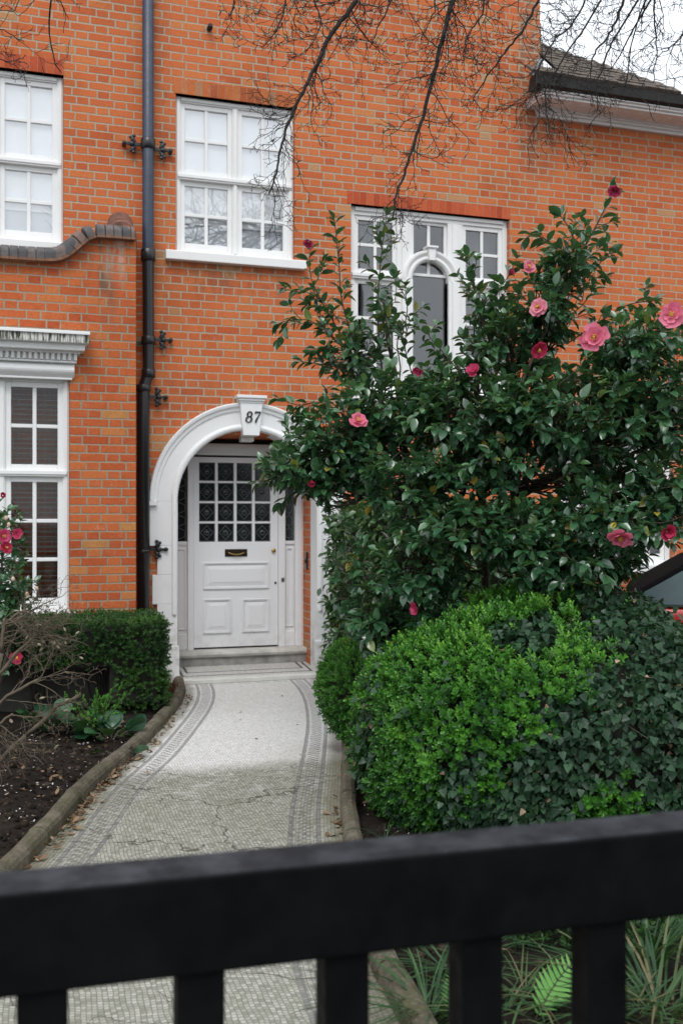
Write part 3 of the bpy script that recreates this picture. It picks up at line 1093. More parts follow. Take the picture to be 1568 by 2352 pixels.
kk.box(c_[0] - .017, c_[0] + .017, YD - .06, YD - .0555, c_[1] - .022, c_[1] + .022)
bell = kk.build('bell_plate', simple('steel', (0.35, 0.35, 0.34), .4, .2, 30, metal=.8), dframe, bevel=.002)
kk = MB()
kk.ball((c_[0], YD - .062, c_[1]), (.009, .004, .009), 10, 6)
kk.build('button', M_BLACK, bell)
# plain wall over the door head inside the porch, and the old bell-pull on the brick reveal
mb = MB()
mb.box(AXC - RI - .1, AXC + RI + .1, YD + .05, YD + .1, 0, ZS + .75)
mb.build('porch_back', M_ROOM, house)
mb = MB()
mb.box(AXC + RI - .018, AXC + RI - .002, F + .28, F + .33, 1.02, 1.20)
mb.ball((AXC + RI - .02, F + .305, 1.11), (.012, .018, .03), 10, 6)
mb.build('bell_pull', M_IRON, house, bevel=.004)

# ---- porch step and tiled threshold
sb = MB()
sb.box(AXC - RI - .06, FXR + .06, YD - .16, YD + .05, .02, ZST - .065)
stp = sb.build('door_step', M_STONED, house)
sb = MB()
sb.xprism([(YD - .16, ZST - .065), (YD - .185, ZST - .06), (YD - .197, ZST - .035), (YD - .187, ZST - .008), (YD - .16, ZST), (YD + .05, ZST), (YD + .05, ZST - .064)], AXC - RI - .06, FXR + .05)
sb.build('nosing', M_STONE, stp, bevel=.004)
# porch floor: white mosaic with dark lines, and a marble front slab
tf = NT('porch_mosaic')
_o = tf.obj()
_q = tf.sep(_o)
lx0, lx1, ly0, ly1 = AXC - RI + .05, AXC + RI - .05, F - .05, YD - .2
_line = None
for (ax_, val, lo, hi, other) in ((1, F - .02, lx0, lx1, 0), (1, F + .12, lx0 + .06, lx1 - .06, 0), (0, lx0, F - .02, YD, 1), (0, lx1, F - .02, YD, 1), (0, lx0 + .06, F + .12, YD, 1), (0, lx1 - .06, F + .12, YD, 1)):
    dd = tf.m('LESS_THAN', tf.m('ABSOLUTE', tf.m('SUBTRACT', _q[ax_], val)), .011)
    inn = tf.m('MULTIPLY', tf.m('GREATER_THAN', _q[other], lo - .01), tf.m('LESS_THAN', _q[other], hi + .01))
    dd = tf.m('MULTIPLY', dd, inn)
    _line = dd if _line is None else tf.m('MAXIMUM', _line, dd)
_cell = tf.white(tf.comb(tf.m('FLOOR', tf.m('MULTIPLY', _q[0], 60)), tf.m('FLOOR', tf.m('MULTIPLY', _q[1], 60)), 0.0))
tf.set(tf.mix(_line, tf.mix(_cell[0], (0.40, 0.385, 0.36), (0.55, 0.54, 0.51)), (0.05, 0.05, 0.055)), .6)
sb = MB()
sb.xprism([(F - .0765, .0), (F - .0765, .043), (YD - .1605, .080), (YD - .1605, .0)], AXC - RI - .012, AXC + RI + .012)
sb.build('porch_floor', tf.mat, house)
sb = MB()
sb.box(AXC - RI - .035, AXC + RI + .045, F - .215, F - .0775, .0, .040)
M_SLAB = simple('marble_slab', (0.62, 0.615, 0.575), .6, .12, 5, bump=.08)
sb.build('threshold', M_SLAB, house, bevel=.006)

# ---- downpipe
yp = F - .085
pipe = MB()
R = .052
xu, xl = PX(340, yp), PX(326, yp) + .012
zbend = [PZ(335, y, yp) for y in (850, 868, 885, 893)]
pipe.tube([(xu, yp, 9.4), (xu, yp, PZ(340, 600, yp)), (xu + .004, yp, zbend[0]), (xu - .012, yp, zbend[1]), (xl + .012, yp, zbend[2]), (xl, yp, zbend[3]), (xl, yp, 0.0)],
          [R, R, R, R * 1.02, R * 1.02, R * 1.08, R * 1.08], 18)
dpipe = pipe.build('downpipe', M_IRON, house, smooth=True)
dpipe.data.materials.append(M_IRONBLUE)
zc_ = PZ(340, 575, yp)
for p_ in dpipe.data.polygons:
    if p_.center.z > zc_:
        p_.material_index = 1
def collar(px, y0, y1, x, rr):
    za, zb_ = PZ(px, y1, yp), PZ(px, y0, yp)
    col = MB()
    col.tube([(x, yp, za), (x, yp, za + .008), (x, yp, (za + zb_) / 2), (x, yp, zb_ - .008), (x, yp, zb_)], [rr * .86, rr, rr * .96, rr, rr * .86], 18)
    col.build('collar', M_IRON, dpipe, smooth=True)


for y0, y1, x, rr in ((318, 342, xu, .068), (572, 600, xu, .068), (772, 792, xu + .002, .066), (848, 868, xu + .003, .064), (884, 900, xl, .068), (1262, 1272, xl, .063)):
    collar(340, y0, y1, x, rr)


def ear(x, z, sx, sc=1.0):
    """cast fleur-de-lis lug fixing the pipe"""
    m = MB()
    y = F - .045
    m.obox((x + sx * .045, y, z), (.05, 0, 0), (0, .012, 0), (0, 0, .013))
    m.ball((x + sx * .10, y - .008, z), (.030, .020, .026), 10, 6)
    for dz in (-1, 1):
        m.ball((x + sx * .092, y - .004, z + dz * .045), (.022, .014, .030), 8, 6)
        m.ball((x + sx * .082, y - .006, z + dz * .075), (.019, .013, .016), 8, 6)
        m.ball((x + sx * .112, y - .006, z + dz * .062), (.015, .012, .014), 8, 6)
        m.ball((x + sx * .074, y - .004, z + dz * .028), (.014, .012, .014), 8, 6)
    m.obox((x + sx * .145, y - .004, z), (.03, 0, 0), (0, .010, 0), (0, 0, .011))
    m.tube([(x + sx * .168, y + .04, z), (x + sx * .168, y - .022, z)], .020, 10)
    m.ball((x + sx * .168, y - .024, z), (.017, .010, .017), 10, 6)
    m.build('bracket', M_IRON, dpipe)


for px, py, sx, x in ((340, 338, -1, xu), (340, 345, 1, xu), (340, 781, 1, xu), (340, 790, -1, xu), (326, 912, 1, xl), (326, 1262, 1, xl)):
    ear(x + sx * .045, PZ(px, py, F), sx)
# small vent stub high on the wall
mb = MB()
p_ = (PX(480, F), PZ(480, 66, F))
mb.tube([(p_[0], F + .02, p_[1]), (p_[0], F - .07, p_[1]), (p_[0] - .004, F - .085, p_[1] - .03)], .024, 10)
mb.build('vent_stub', M_BLACK, house)

# ---- wing: cornice with modillions, gutter, tiled roof
XE0 = PX(1226, F - .2)
XE1 = 10.5
ce = MB()
zw = lambda py, pr: PZ(1400, py, F - pr)
# (y of bottom, y of top at px 1400, projection)
lay = [(288, 279, .045), (279, 272, .075), (272, 266, .10), (266, 248, .12), (244, 236, .33), (236, 229, .36), (229, 226, .385)]
for i, (yb_, ya_, pr) in enumerate(lay):
    xin = XE0 + (.16 - pr * .42)
    ce.box(xin, XE1, F - pr, F + .02, zw(yb_, pr if i < 4 else pr) + .0015 * i, zw(ya_, pr) + .0015 * i)
x = XE0 + .16
while x < XE1:
    ce.box(x, x + .075, F - .27, F - .128, zw(258, .2), zw(246, .2))
    x += .172
cw = ce.build('cornice', M_WHITE, house, bevel=.005)
zr0 = zw(226, .385) + .010
gt = MB()
gt.xprism([(F - .34, zr0 - .01), (F - .43, zr0 + .02), (F - .45, zr0 + .122), (F - .30, zr0 + .122), (F - .25, zr0 + .0)], XE0 - .1, XE1)
gt.build('gutter', M_GUTTER, house)
rf = MB()
slope = math.radians(42)
eav = Vector((0, F - .45, zr0 + .112))
cds, cdz = math.cos(slope), math.sin(slope)
ncourse = 22
for k_ in range(ncourse):
    s0 = k_ * .088
    y0, z0 = eav.y + s0 * cds, eav.z + s0 * cdz
    # each course stops a little sooner, along the hip
    xe = 20.0
    for px in range(1241, 1900, 2):
        X_ = PX(px, y0)
        if PZ(px, 105 + (px - 1240) * .335, y0) < z0 + .015:
            xe = X_
            break
    xe = min(xe, XE1 + .2)
    xs = XE0 - .16 if k_ == 0 else XM + .002
    if xe <= xs:
        break
    x = xs
    while x < xe:
        x2 = min(x + .165, xe)
        jz = rng.uniform(-.004, .006)
        a = Vector((0, y0, z0 + jz))
        up = Vector((0, -cdz, cds))
        fw_ = Vector((0, cds, cdz))
        q = [a, a + up * .030, a + fw_ * .20 + up * .014, a + fw_ * .20 - up * .006]
        rf.xprism([(v_.y, v_.z) for v_ in q], x + .0015, x2 - .0015)
        x = x2
roof = rf.build('roof', M_ROOFT, house)
# lead flashing where the roof meets the tall wall
mb = MB()
mb.prism([(XM - .12, zr0 + .30), (XM + .02, zr0 + .30), (XM + .02, zr0 + .48), (XM - .04, zr0 + .48), (XM - .05, zr0 + .36), (XM - .12, zr0 + .36)], F - .03, F - .004)
mb.build('flashing', simple('lead_flashing', (.5, .51, .52), .5, .15), house)
# ------------------------------------------------------------------ path, kerbs, soil
YL = np.array([-2.0, 0.5, 2.0, 3.5, 4.61, 4.84, 5.70, 5.99, 6.41, 6.81, 7.47, 8.09, 8.6, 8.97, 9.19])
XL = np.array([-2.05, -1.30, -.85, -.36, .013, .085, .333, .44, .62, .769, .985, 1.18, 1.30, 1.355, 1.37])
YR = np.array([-2.0, 0.5, 2.0, 2.8, 3.25, 3.91, 4.70, 5.02, 5.55, 6.03, 6.6, 7.2, 8.0, 8.6, 9.19])
XR_ = np.array([0.2, .72, .96, 1.075, 1.11, 1.265, 1.483, 1.573, 1.749, 1.905, 2.09, 2.27, 2.47, 2.58, 2.64])


def smooth_curve(Y, X):
    yy = np.linspace(-2.0, 9.19, 560)
    xx = np.interp(yy, Y, X)
    k = 31
    xx = np.convolve(np.pad(xx, k // 2, mode='reflect', reflect_type='odd'), np.ones(k) / k, 'valid')
    return yy, xx


yyL, xxL = smooth_curve(YL, XL)
yyR, xxR = smooth_curve(YR, XR_)
xl_ = lambda y: float(np.interp(y, yyL, xxL))
xr__ = lambda y: float(np.interp(y, yyR, xxR))

rows = np.linspace(-2.0, 9.185, 300)
ncol = 30
V, UV, Fq = [], [], []
sL = 0.0
prev = None
for r, y in enumerate(rows):
    a, b = xl_(y) - .03, xr__(y) + .03
    if prev is not None:
        sL += math.hypot(y - prev[1], (a + b) / 2 - prev[0])
    prev = ((a + b) / 2, y)
    dl = (xl_(y + .02) - xl_(y - .02)) / .04
    drr = (xr__(y + .02) - xr__(y - .02)) / .04
    cl, cr_ = 1 / math.hypot(1, dl), 1 / math.hypot(1, drr)
    for c in range(ncol + 1):
        x = a + (b - a) * c / ncol
        z = .004 * noise.noise(Vector((x * 1.3, y * 1.3, 0)))
        V.append((x, y, z))
        UV.append(((x - xl_(y)) * cl, sL, (xr__(y) - x) * cr_))
W_ = ncol + 1
for r in range(len(rows) - 1):
    for c in range(ncol):
        Fq.append((r * W_ + c, r * W_ + c + 1, (r + 1) * W_ + c + 1, (r + 1) * W_ + c))
pm = NT('mosaic_path')
path = np_mesh('path', np.array(V), np.array(Fq), pm.mat, None, True)
at3 = path.data.attributes.new('across', 'FLOAT_VECTOR', 'POINT')
at3.data.foreach_set('vector', np.array(UV, dtype=np.float32).ravel())
tag(path, 'pale mosaic path with dark chequered borders, cracked and mossy near the gate', 'path', kind='structure')
t = pm
o = t.obj()
ao = t.sep(t.n('ShaderNodeAttribute', attribute_name='across').outputs['Vector'])
nz = t.sep(t.noise(o, 9, 3, .5, out=1))
jx = t.m('MULTIPLY', t.m('SUBTRACT', nz[0], .5), .022)
jy = t.m('MULTIPLY', t.m('SUBTRACT', nz[1], .5), .022)
dL = t.m('ADD', ao[0], t.m('MULTIPLY', jx, .35))
dR = t.m('ADD', ao[2], t.m('MULTIPLY', jx, .35))
vv = t.m('ADD', ao[1], jy)
ob = t.sep(o)
T_ = .0175
inb = t.m('MINIMUM', dL, dR)
isb = t.m('LESS_THAN', inb, .265)
useL = t.m('LESS_THAN', dL, dR)
dd = inb


def pick(f, a, b):
    return t.m('ADD', t.m('MULTIPLY', f, a), t.m('MULTIPLY', t.m('SUBTRACT', 1.0, f), b))


# tesserae: rows that follow the kerb in the border, gently fanned in the field
fan = t.m('MULTIPLY', t.m('SINE', t.m('MULTIPLY', ob[0], 7.0)), .03)
tu = pick(isb, dd, t.m('ADD', ob[0], jx))
tv = pick(isb, vv, t.m('ADD', t.m('ADD', ob[1], fan), jy))
cu, cv = t.m('DIVIDE', tu, T_), t.m('DIVIDE', tv, T_)
cv = t.m('ADD', cv, t.m('MULTIPLY', t.m('FLOORED_MODULO', t.m('FLOOR', cu), 3.0), .33))
fu, fv = t.m('FRACT', cu), t.m('FRACT', cv)
ed = t.m('MINIMUM', t.m('MINIMUM', fu, t.m('SUBTRACT', 1.0, fu)), t.m('MINIMUM', fv, t.m('SUBTRACT', 1.0, fv)))
grout = t.rng(ed, .05, .15)
cell = t.white(t.comb(t.m('FLOOR', cu), t.m('FLOOR', cv), t.m('MULTIPLY', isb, 7.0)))


def band(d, a, b):
    return t.m('MULTIPLY', t.m('GREATER_THAN', d, a), t.m('LESS_THAN', d, b))


lines = t.m('MAXIMUM', band(dd, .105, .132), band(dd, .236, .262))
ck = t.m('FLOORED_MODULO', t.m('ADD', t.m('FLOOR', t.m('DIVIDE', t.m('SUBTRACT', dd, .148), .025)), t.m('FLOOR', t.m('DIVIDE', vv, .030))), 2.0)
ck = t.m('MULTIPLY', ck, band(dd, .148, .222))
# dashes along the doorstep
dF = t.m('SUBTRACT', 9.185, ob[1])
das = t.m('MULTIPLY', band(dF, .05, .075), t.m('LESS_THAN', t.m('FRACT', t.m('DIVIDE', ob[0], .17)), .72))
das = t.m('MULTIPLY', das, t.m('GREATER_THAN', dd, .26))
dark = t.m('MAXIMUM', t.m('MAXIMUM', lines, ck), das)
# cleaned panel near the door, weathered and mossy near the gate
yb = t.m('ADD', ob[1], t.m('MULTIPLY', t.m('SUBTRACT', t.noise(o, 3.5, 4), .5), .22))
clean = t.rng(yb, 5.86, 6.22)
clean = t.m('MAXIMUM', clean, t.m('MULTIPLY', t.rng(t.noise(o, 5, 5, .7), .52, .66), t.m('MULTIPLY', t.rng(ob[1], 5.0, 6.0), .6)))
edge = t.rng(t.m('ADD', dd, t.m('MULTIPLY', t.m('SUBTRACT', t.noise(o, 4, 4), .5), .12)), .04, .115)
lightA = t.ramp(cell[0], [(0, (.54, .54, .51)), (.5, (.66, .66, .635)), (1, (.74, .74, .72))])
lightB = t.ramp(cell[0], [(0, (.215, .217, .18)), (.35, (.30, .30, .255)), (.75, (.365, .362, .315)), (1, (.43, .427, .38))])
darkA = t.ramp(cell[0], [(0, (.20, .20, .205)), (1, (.30, .295, .30))])
darkB = t.ramp(cell[0], [(0, (.15, .148, .145)), (.6, (.21, .205, .20)), (1, (.30, .295, .28))])
ca = t.mix(dark, lightA, darkA)
cb = t.mix(dark, lightB, darkB)
col_ = t.mix(clean, cb, ca)
col_ = t.mix(t.m('MULTIPLY', t.m('SUBTRACT', 1.0, edge), .75), col_, t.mix(t.noise(o, 14, 4), (.10, .095, .055), (.27, .255, .185)))
mossm = t.m('MULTIPLY', t.rng(t.noise(o, 2.1, 5, .7), .48, .70), t.m('SUBTRACT', 1.0, t.m('MULTIPLY', clean, .88)))
col_ = t.mix(t.m('MULTIPLY', mossm, .36), col_, (.15, .15, .085))
dst = t.rng(t.noise(o, 1.1, 5, .7), .5, .72)
col_ = t.mix(t.m('MULTIPLY', dst, .18), col_, (.30, .27, .21))
gcol = t.mix(clean, t.mix(t.noise(o, 20, 3), (.08, .085, .06), (.17, .17, .13)), (.42, .41, .385))
col_ = t.mix(t.m('ADD', t.m('MULTIPLY', t.m('SUBTRACT', 1.0, grout), .8), 0.0), col_, gcol)
# cracks
wv = t.n('ShaderNodeVectorMath', operation='ADD')
t.put(wv.inputs[0], o)
sc_ = t.n('ShaderNodeVectorMath', operation='SCALE')
t.put(sc_.inputs[0], t.noise(o, 4.5, 3, .5, out=1))
sc_.inputs['Scale'].default_value = .30
t.t.links.new(sc_.outputs[0], wv.inputs[1])
vo = t.n('ShaderNodeTexVoronoi', feature='DISTANCE_TO_EDGE')
vo.inputs['Scale'].default_value = 1.9
t.t.links.new(wv.outputs[0], vo.inputs['Vector'])
cr1 = t.m('SUBTRACT', 1.0, t.rng(vo.outputs['Distance'], .0010, .0065))
vo2 = t.n('ShaderNodeTexVoronoi', feature='DISTANCE_TO_EDGE')
vo2.inputs['Scale'].default_value = .8
t.t.links.new(wv.outputs[0], vo2.inputs['Vector'])
cr2 = t.m('SUBTRACT', 1.0, t.rng(vo2.outputs['Distance'], .0012, .0055))
crk = t.m('MULTIPLY', cr1, t.rng(t.noise(o, 1.9, 2), .46, .56))
crk = t.m('MULTIPLY', t.m('MAXIMUM', crk, cr2), t.m('SUBTRACT', 1.0, t.rng(ob[1], 6.05, 6.25)))
col_ = t.mix(t.m('MULTIPLY', crk, .68), col_, (.035, .03, .02))
t.set(col_, t.rng(t.noise(o, 12, 3), .3, .7, .55, .85), 0, .3)
t.bump(t.m('SUBTRACT', t.m('MULTIPLY', grout, .5), t.m('MULTIPLY', crk, 1.2)), .35, .005)

# kerbs
km = NT('kerb_stone')
o = km.obj()
c = km.ramp(km.noise(o, 9, 6, .7), [(.25, (.05, .044, .032)), (.5, (.125, .108, .08)), (.75, (.22, .195, .15))])
c = km.mix(km.m('MULTIPLY', km.rng(km.noise(o, 2.6, 5, .7), .48, .66), .6), c, (.075, .08, .035))
c = km.mix(km.rng(km.noise(o, 60, 3), .55, .75, 0, .4), c, (.34, .31, .25))
km.set(c, .9, 0, .2)
km.bump(km.noise(o, 30, 6, .7), .9, .014)


def kerb(side, y0, y1, wd, ht, first):
    mb = MB()
    y = y0
    while y < y1 - .05:
        e = min(y + .62 + .1 * random.random(), y1)
        ys = np.linspace(y + .004, e - .004, 14)
        prof = [(0, -.1), (0, ht * .62), (wd * .10, ht * .86), (wd * .32, ht), (wd * .68, ht), (wd * .9, ht * .84), (wd, ht * .6), (wd, -.1)]
        vs = []
        for yy in ys:
            x = xl_(yy) if side < 0 else xr__(yy)
            d = ((xl_(yy + .02) - xl_(yy - .02)) if side < 0 else (xr__(yy + .02) - xr__(yy - .02))) / .04
            nx, ny = side * 1 / math.hypot(1, d), -side * d / math.hypot(1, d)
            wig = .006 * noise.noise(Vector((yy * 5, side, 0)))
            for p, h in prof:
                q = p + wig
                hz = h + (.006 * noise.noise(Vector((yy * 4, p * 30, side))) if h > 0 else 0)
                vs.append((x + nx * q, yy + ny * q, hz))
        k = len(prof)
        fs = [tuple(range(k)), tuple(reversed(range((len(ys) - 1) * k, len(ys) * k)))]
        for i in range(len(ys) - 1):
            for j in range(k - 1):
                fs.append((i * k + j, i * k + j + 1, (i + 1) * k + j + 1, (i + 1) * k + j))
        mb.add(vs, fs)
        y = e
    return mb.build('kerb', km.mat, None, smooth=False, bevel=.004)


k1 = kerb(-1, -1.0, 9.17, .088, .082, True)
tag(k1, 'round-topped stone kerb curving along the left side of the path', 'kerb', kind='structure')
k2 = kerb(1, -1.0, 8.9, .085, .075, False)
tag(k2, 'round-topped stone kerb between path and the box bushes', 'kerb', kind='structure')

# soil: one sheet to the horizon, finer near the camera, dipping under the path
gm = NT('soil')
o = gm.obj()
c = gm.ramp(gm.noise(o, 14, 7, .75), [(.25, (.010, .008, .006)), (.5, (.022, .017, .013)), (.72, (.045, .034, .025)), (.9, (.10, .08, .06))])
c = gm.mix(gm.rng(gm.noise(o, 3.0, 5, .7), .6, .75, 0, .6), c, (.028, .036, .012))
far = gm.rng(gm.m('MAXIMUM', gm.m('ABSOLUTE', gm.m('SUBTRACT', gm.sep(o)[0], 2.0)), gm.m('ABSOLUTE', gm.m('SUBTRACT', gm.sep(o)[1], 4.5))), 7.5, 8.5)
c = gm.mix(far, c, gm.mix(gm.noise(o, 6, 4), (.13, .13, .125), (.19, .185, .18)))
gm.set(c, .95, 0, .2)
gm.bump(gm.m('ADD', gm.noise(o, 35, 5, .7), gm.m('MULTIPLY', gm.noise(o, 120, 3), .5)), 1.0, .03)
xs = np.concatenate([[-400, -80, -20], np.linspace(-8, 12, 160), [20, 80, 400]])
ys = np.concatenate([[-400, -80, -20, -6], np.linspace(-2.5, 10, 110), [20, 80, 400]])
V = []
for y in ys:
    for x in xs:
        z = -.02
        if -8 <= x <= 12 and -2.5 <= y <= 9.3:
            dl, dr_ = xl_(y) - .05 - x, x - xr__(y) - .04
            d = max(dl, dr_)
            if d < 0:
                z = -.09
            else:
                z = .035 * min(1, d / .15) + min(1, d / .2) * (.035 * noise.noise(Vector((x * 2.1, y * 2.1, 3))) + .018 * noise.noise(Vector((x * 7, y * 7, 1))))
        V.append((x, y, z))
nx = len(xs)
Fq = [(j * nx + i, j * nx + i + 1, (j + 1) * nx + i + 1, (j + 1) * nx + i) for j in range(len(ys) - 1) for i in range(nx - 1)]
ground = np_mesh('ground', np.array(V), np.array(Fq), gm.mat, None, True)
tag(ground, 'dark bare soil of the front garden beds', 'ground', kind='structure')


def soil_z(x, y):
    d = max(xl_(y) - .05 - x, x - xr__(y) - .04)
    if d < 0:
        return 0.0
    return .035 * min(1, d / .15) + min(1, d / .2) * (.035 * noise.noise(Vector((x * 2.1, y * 2.1, 3))) + .018 * noise.noise(Vector((x * 7, y * 7, 1))))


# litter: curled dead leaves by the kerb, pale petals on the soil
LT = np.array([(0, 0, 0), (.3, .22, .06), (.3, 0, -.02), (.3, -.22, .07), (.7, .2, .1), (.7, 0, .02), (.7, -.2, .08), (1, 0, .12)])
LF = [(0, 2, 1, 1), (0, 3, 2, 2), (1, 2, 5, 4), (2, 3, 6, 5), (4, 5, 7, 7), (5, 6, 7, 7)]


def tri_quads(faces):
    return [f if f[2] != f[3] else f for f in faces]


LF = [(0, 2, 1), (0, 3, 2), (1, 2, 5), (1, 5, 4), (2, 3, 6), (2, 6, 5), (4, 5, 7), (5, 6, 7)]


def litter(name, pts, smin, smax, stops, label, cat, flat=.25):
    n = len(pts)
    O = np.array(pts)
    an = rng.uniform(0, 2 * math.pi, n)
    AX = np.stack([np.cos(an), np.sin(an), rng.normal(0, flat, n)], 1)
    AZ = np.stack([rng.normal(0, flat, n), rng.normal(0, flat, n), np.ones(n)], 1)
    m = leaf_mat(name, stops, .7, .3, .1)
    ob_ = scatter(name, LT, LF, O, AX, AZ, rng.uniform(smin, smax, n), rng.uniform(0, 1, n), m, None)
    tag(ob_, label, cat, kind='stuff')
    return ob_


pts = []
for i in range(330):
    y = rng.uniform(4.6, 8.6) if i % 2 else rng.normal(5.75, .45)
    if not 4.5 < y < 8.9:
        continue
    d = abs(rng.normal(0, .035)) + .008
    pts.append((xl_(y) + d, y, .008))
for i in range(60):
    y = rng.uniform(3.0, 6.0)
    pts.append((xr__(y) - abs(rng.normal(0, .03)), y, .008))
for i in range(18):
    y = rng.uniform(3.0, 8.5)
    pts.append((rng.uniform(xl_(y), xr__(y)), y, .006))
for i in range(420):
    y = rng.uniform(3.0, 7.6)
    x = xl_(y) - .13 - abs(rng.normal(0, .7)) if i % 3 else xr__(y) + .1 + abs(rng.normal(0, .4))
    pts.append((x, y, soil_z(x, y) + .012))
litter('fallen_leaves', pts, .02, .055, [(0, (.05, .025, .012)), (.5, (.17, .095, .05)), (.85, (.30, .20, .12)), (1, (.4, .33, .24))],
       'curled brown fallen leaves along the left kerb and on the soil', 'leaves')
# crumbs and clods of earth
CT = np.array([(math.cos(a) * r * f, math.sin(a) * r * f, z) for z, r in ((-.4, .7), (.1, 1.0), (.55, .62)) for a, f in zip(np.linspace(0, 2 * math.pi, 6, endpoint=False), (1, .8, 1.1, .9, 1.05, .75))] + [(0.05, 0, .8)])
CF = [(j * 6 + i, j * 6 + (i + 1) % 6, (j + 1) * 6 + (i + 1) % 6) for j in (0, 1) for i in range(6)] + [(j * 6 + i, (j + 1) * 6 + (i + 1) % 6, (j + 1) * 6 + i) for j in (0, 1) for i in range(6)] + [(12 + i, 12 + (i + 1) % 6, 18) for i in range(6)]
pts = []
for i in range(5200):
    y = rng.uniform(2.6, 7.6)
    x = xl_(y) - .12 - abs(rng.normal(0, .75)) if i % 3 else xr__(y) + .1 + abs(rng.normal(0, .5))
    pts.append((x, y, soil_z(x, y) + .002))
n_ = len(pts)
an_ = rng.uniform(0, 6.28, n_)
clods = scatter('soil_clods', CT, CF, np.array(pts), np.stack([np.cos(an_), np.sin(an_), rng.normal(0, .3, n_)], 1), np.stack([rng.normal(0, .3, n_), rng.normal(0, .3, n_), np.ones(n_)], 1),
                np.minimum(.024, .003 + rng.exponential(.0055, n_)), rng.uniform(0, 1, n_), leaf_mat('clod_earth', [(0, (.008, .006, .0045)), (.6, (.026, .019, .014)), (1, (.075, .056, .042))], .95, .1, 0.0), None, smooth=False)
tag(clods, 'crumbs and clods of dark earth on the garden beds', 'soil', kind='stuff')
pts = []
for i in range(620):
    y = rng.uniform(3.6, 7.3)
    x = xl_(y) - .13 - abs(rng.normal(0, .55)) if i % 6 else xr__(y) + .1 + abs(rng.normal(0, .3))
    if noise.noise(Vector((x * 2.2, y * 2.2, 8))) < -.1 and i % 4:
        continue
    pts.append((x, y, soil_z(x, y) + .012))
litter('petals', pts, .008, .020, [(0, (.45, .42, .40)), (1, (.78, .74, .73))], 'scatter of small pale petals on the dark soil', 'petals', .4)
# ------------------------------------------------------------------ plants
def stations(prof, fold, curve):
    """leaf blade from (x, half width) stations: left, mid, right at each"""
    V, n = [], len(prof)
    for x, w in prof:
        z = curve * x * x
        V += [(x, w, z + fold * w), (x, 0, z), (x, -w, z + fold * w)]
    Fc = []
    for i in range(n - 1):
        a, b = i * 3, (i + 1) * 3
        Fc += [(a + 1, b + 1, b, a), (a + 2, b + 2, b + 1, a + 1)]
    return np.array(V), Fc


CAM_T, CAM_F = stations([(0, .012), (.12, .03), (.27, .18), (.45, .255), (.65, .245), (.82, .165), (.93, .065), (1.0, .004)], .38, -.22)
STRAP_T, STRAP_F = stations([(0, .010), (.2, .013), (.45, .014), (.7, .012), (.88, .008), (1.0, .001)], .3, -.75)
OV_T, OV_F = stations([(0, .01), (.2, .14), (.5, .26), (.8, .20), (1.0, .02)], .3, -.18)
BOX_T = np.array([(0, 0, 0), (.35, .24, .05), (.75, .22, .04), (1, 0, -.06), (.75, -.22, .04), (.35, -.24, .05), (.5, 0, -.03)])
BOX_F = [(0, 6, 1), (1, 6, 2), (2, 6, 3), (3, 6, 4), (4, 6, 5), (5, 6, 0)]
IVY_o = [(0, 0), (-.06, .26), (.12, .50), (.34, .36), (.50, .34), (.72, .20), (1.0, 0)]
IVY_V = [(.28, 0, -.03)] + [(x, y, .10 * abs(y) - .12 * x * x) for x, y in IVY_o] + [(x, -y, .10 * abs(y) - .12 * x * x) for x, y in reversed(IVY_o[1:-1])]
IVY_T = np.array(IVY_V)
IVY_F = [(0, i, i + 1 if i + 1 < len(IVY_V) else 1) for i in range(1, len(IVY_V))]
IVY_F = [(a, c, b) for a, b, c in IVY_F]


def sprig_template(nl, length, leaf_len, tip_up=.9):
    """small-leaved box sprig: opposite pairs up a short stem"""
    V, Fc, tt = [], [], []
    for i in range(nl):
        s = i // 2
        fr_ = (s + .4) / (nl / 2)
        x0 = length * fr_
        an = (s % 2) * math.pi / 2 + (i % 2) * math.pi + rng.normal(0, .25)
        el = .45 + .75 * fr_ + rng.normal(0, .12)
        d = np.array([math.sin(el), math.cos(el) * math.cos(an), math.cos(el) * math.sin(an)])
        nrm = np.array([math.cos(el), -math.sin(el) * math.cos(an), -math.sin(el) * math.sin(an)])
        sd = np.cross(nrm, d)
        L_ = leaf_len * (1.0 - .25 * fr_) * rng.uniform(.85, 1.15)
        base = len(V)
        for p in BOX_T:
            V.append(np.array([x0, 0, 0]) + L_ * (p[0] * d + p[1] * sd + p[2] * nrm))
            tt.append(.22 * fr_ + rng.normal(0, .02))
        Fc += [tuple(base + q for q in f) for f in BOX_F]
    return np.array(V), Fc, np.array(tt)


def rand_dirs(n):
    return unit(rng.normal(size=(n, 3)))


class Foliage:
    """leaf instances waiting to be meshed"""
    def __init__(s):
        s.O, s.AX, s.AZ, s.S, s.t = [], [], [], [], []

    def add(s, o, ax, az, sc, t):
        s.O.append(o); s.AX.append(ax); s.AZ.append(az); s.S.append(sc); s.t.append(t)

    def mesh(s, name, T, Fc, mat, parent, keep=None):
        O, AX, AZ, S, t_ = map(np.array, (s.O, s.AX, s.AZ, s.S, s.t))
        if keep is not None:
            k = keep(O, S)
            O, AX, AZ, S, t_ = O[k], AX[k], AZ[k], S[k], t_[k]
        return scatter(name, T, Fc, O, AX, AZ, S, t_, mat, parent)


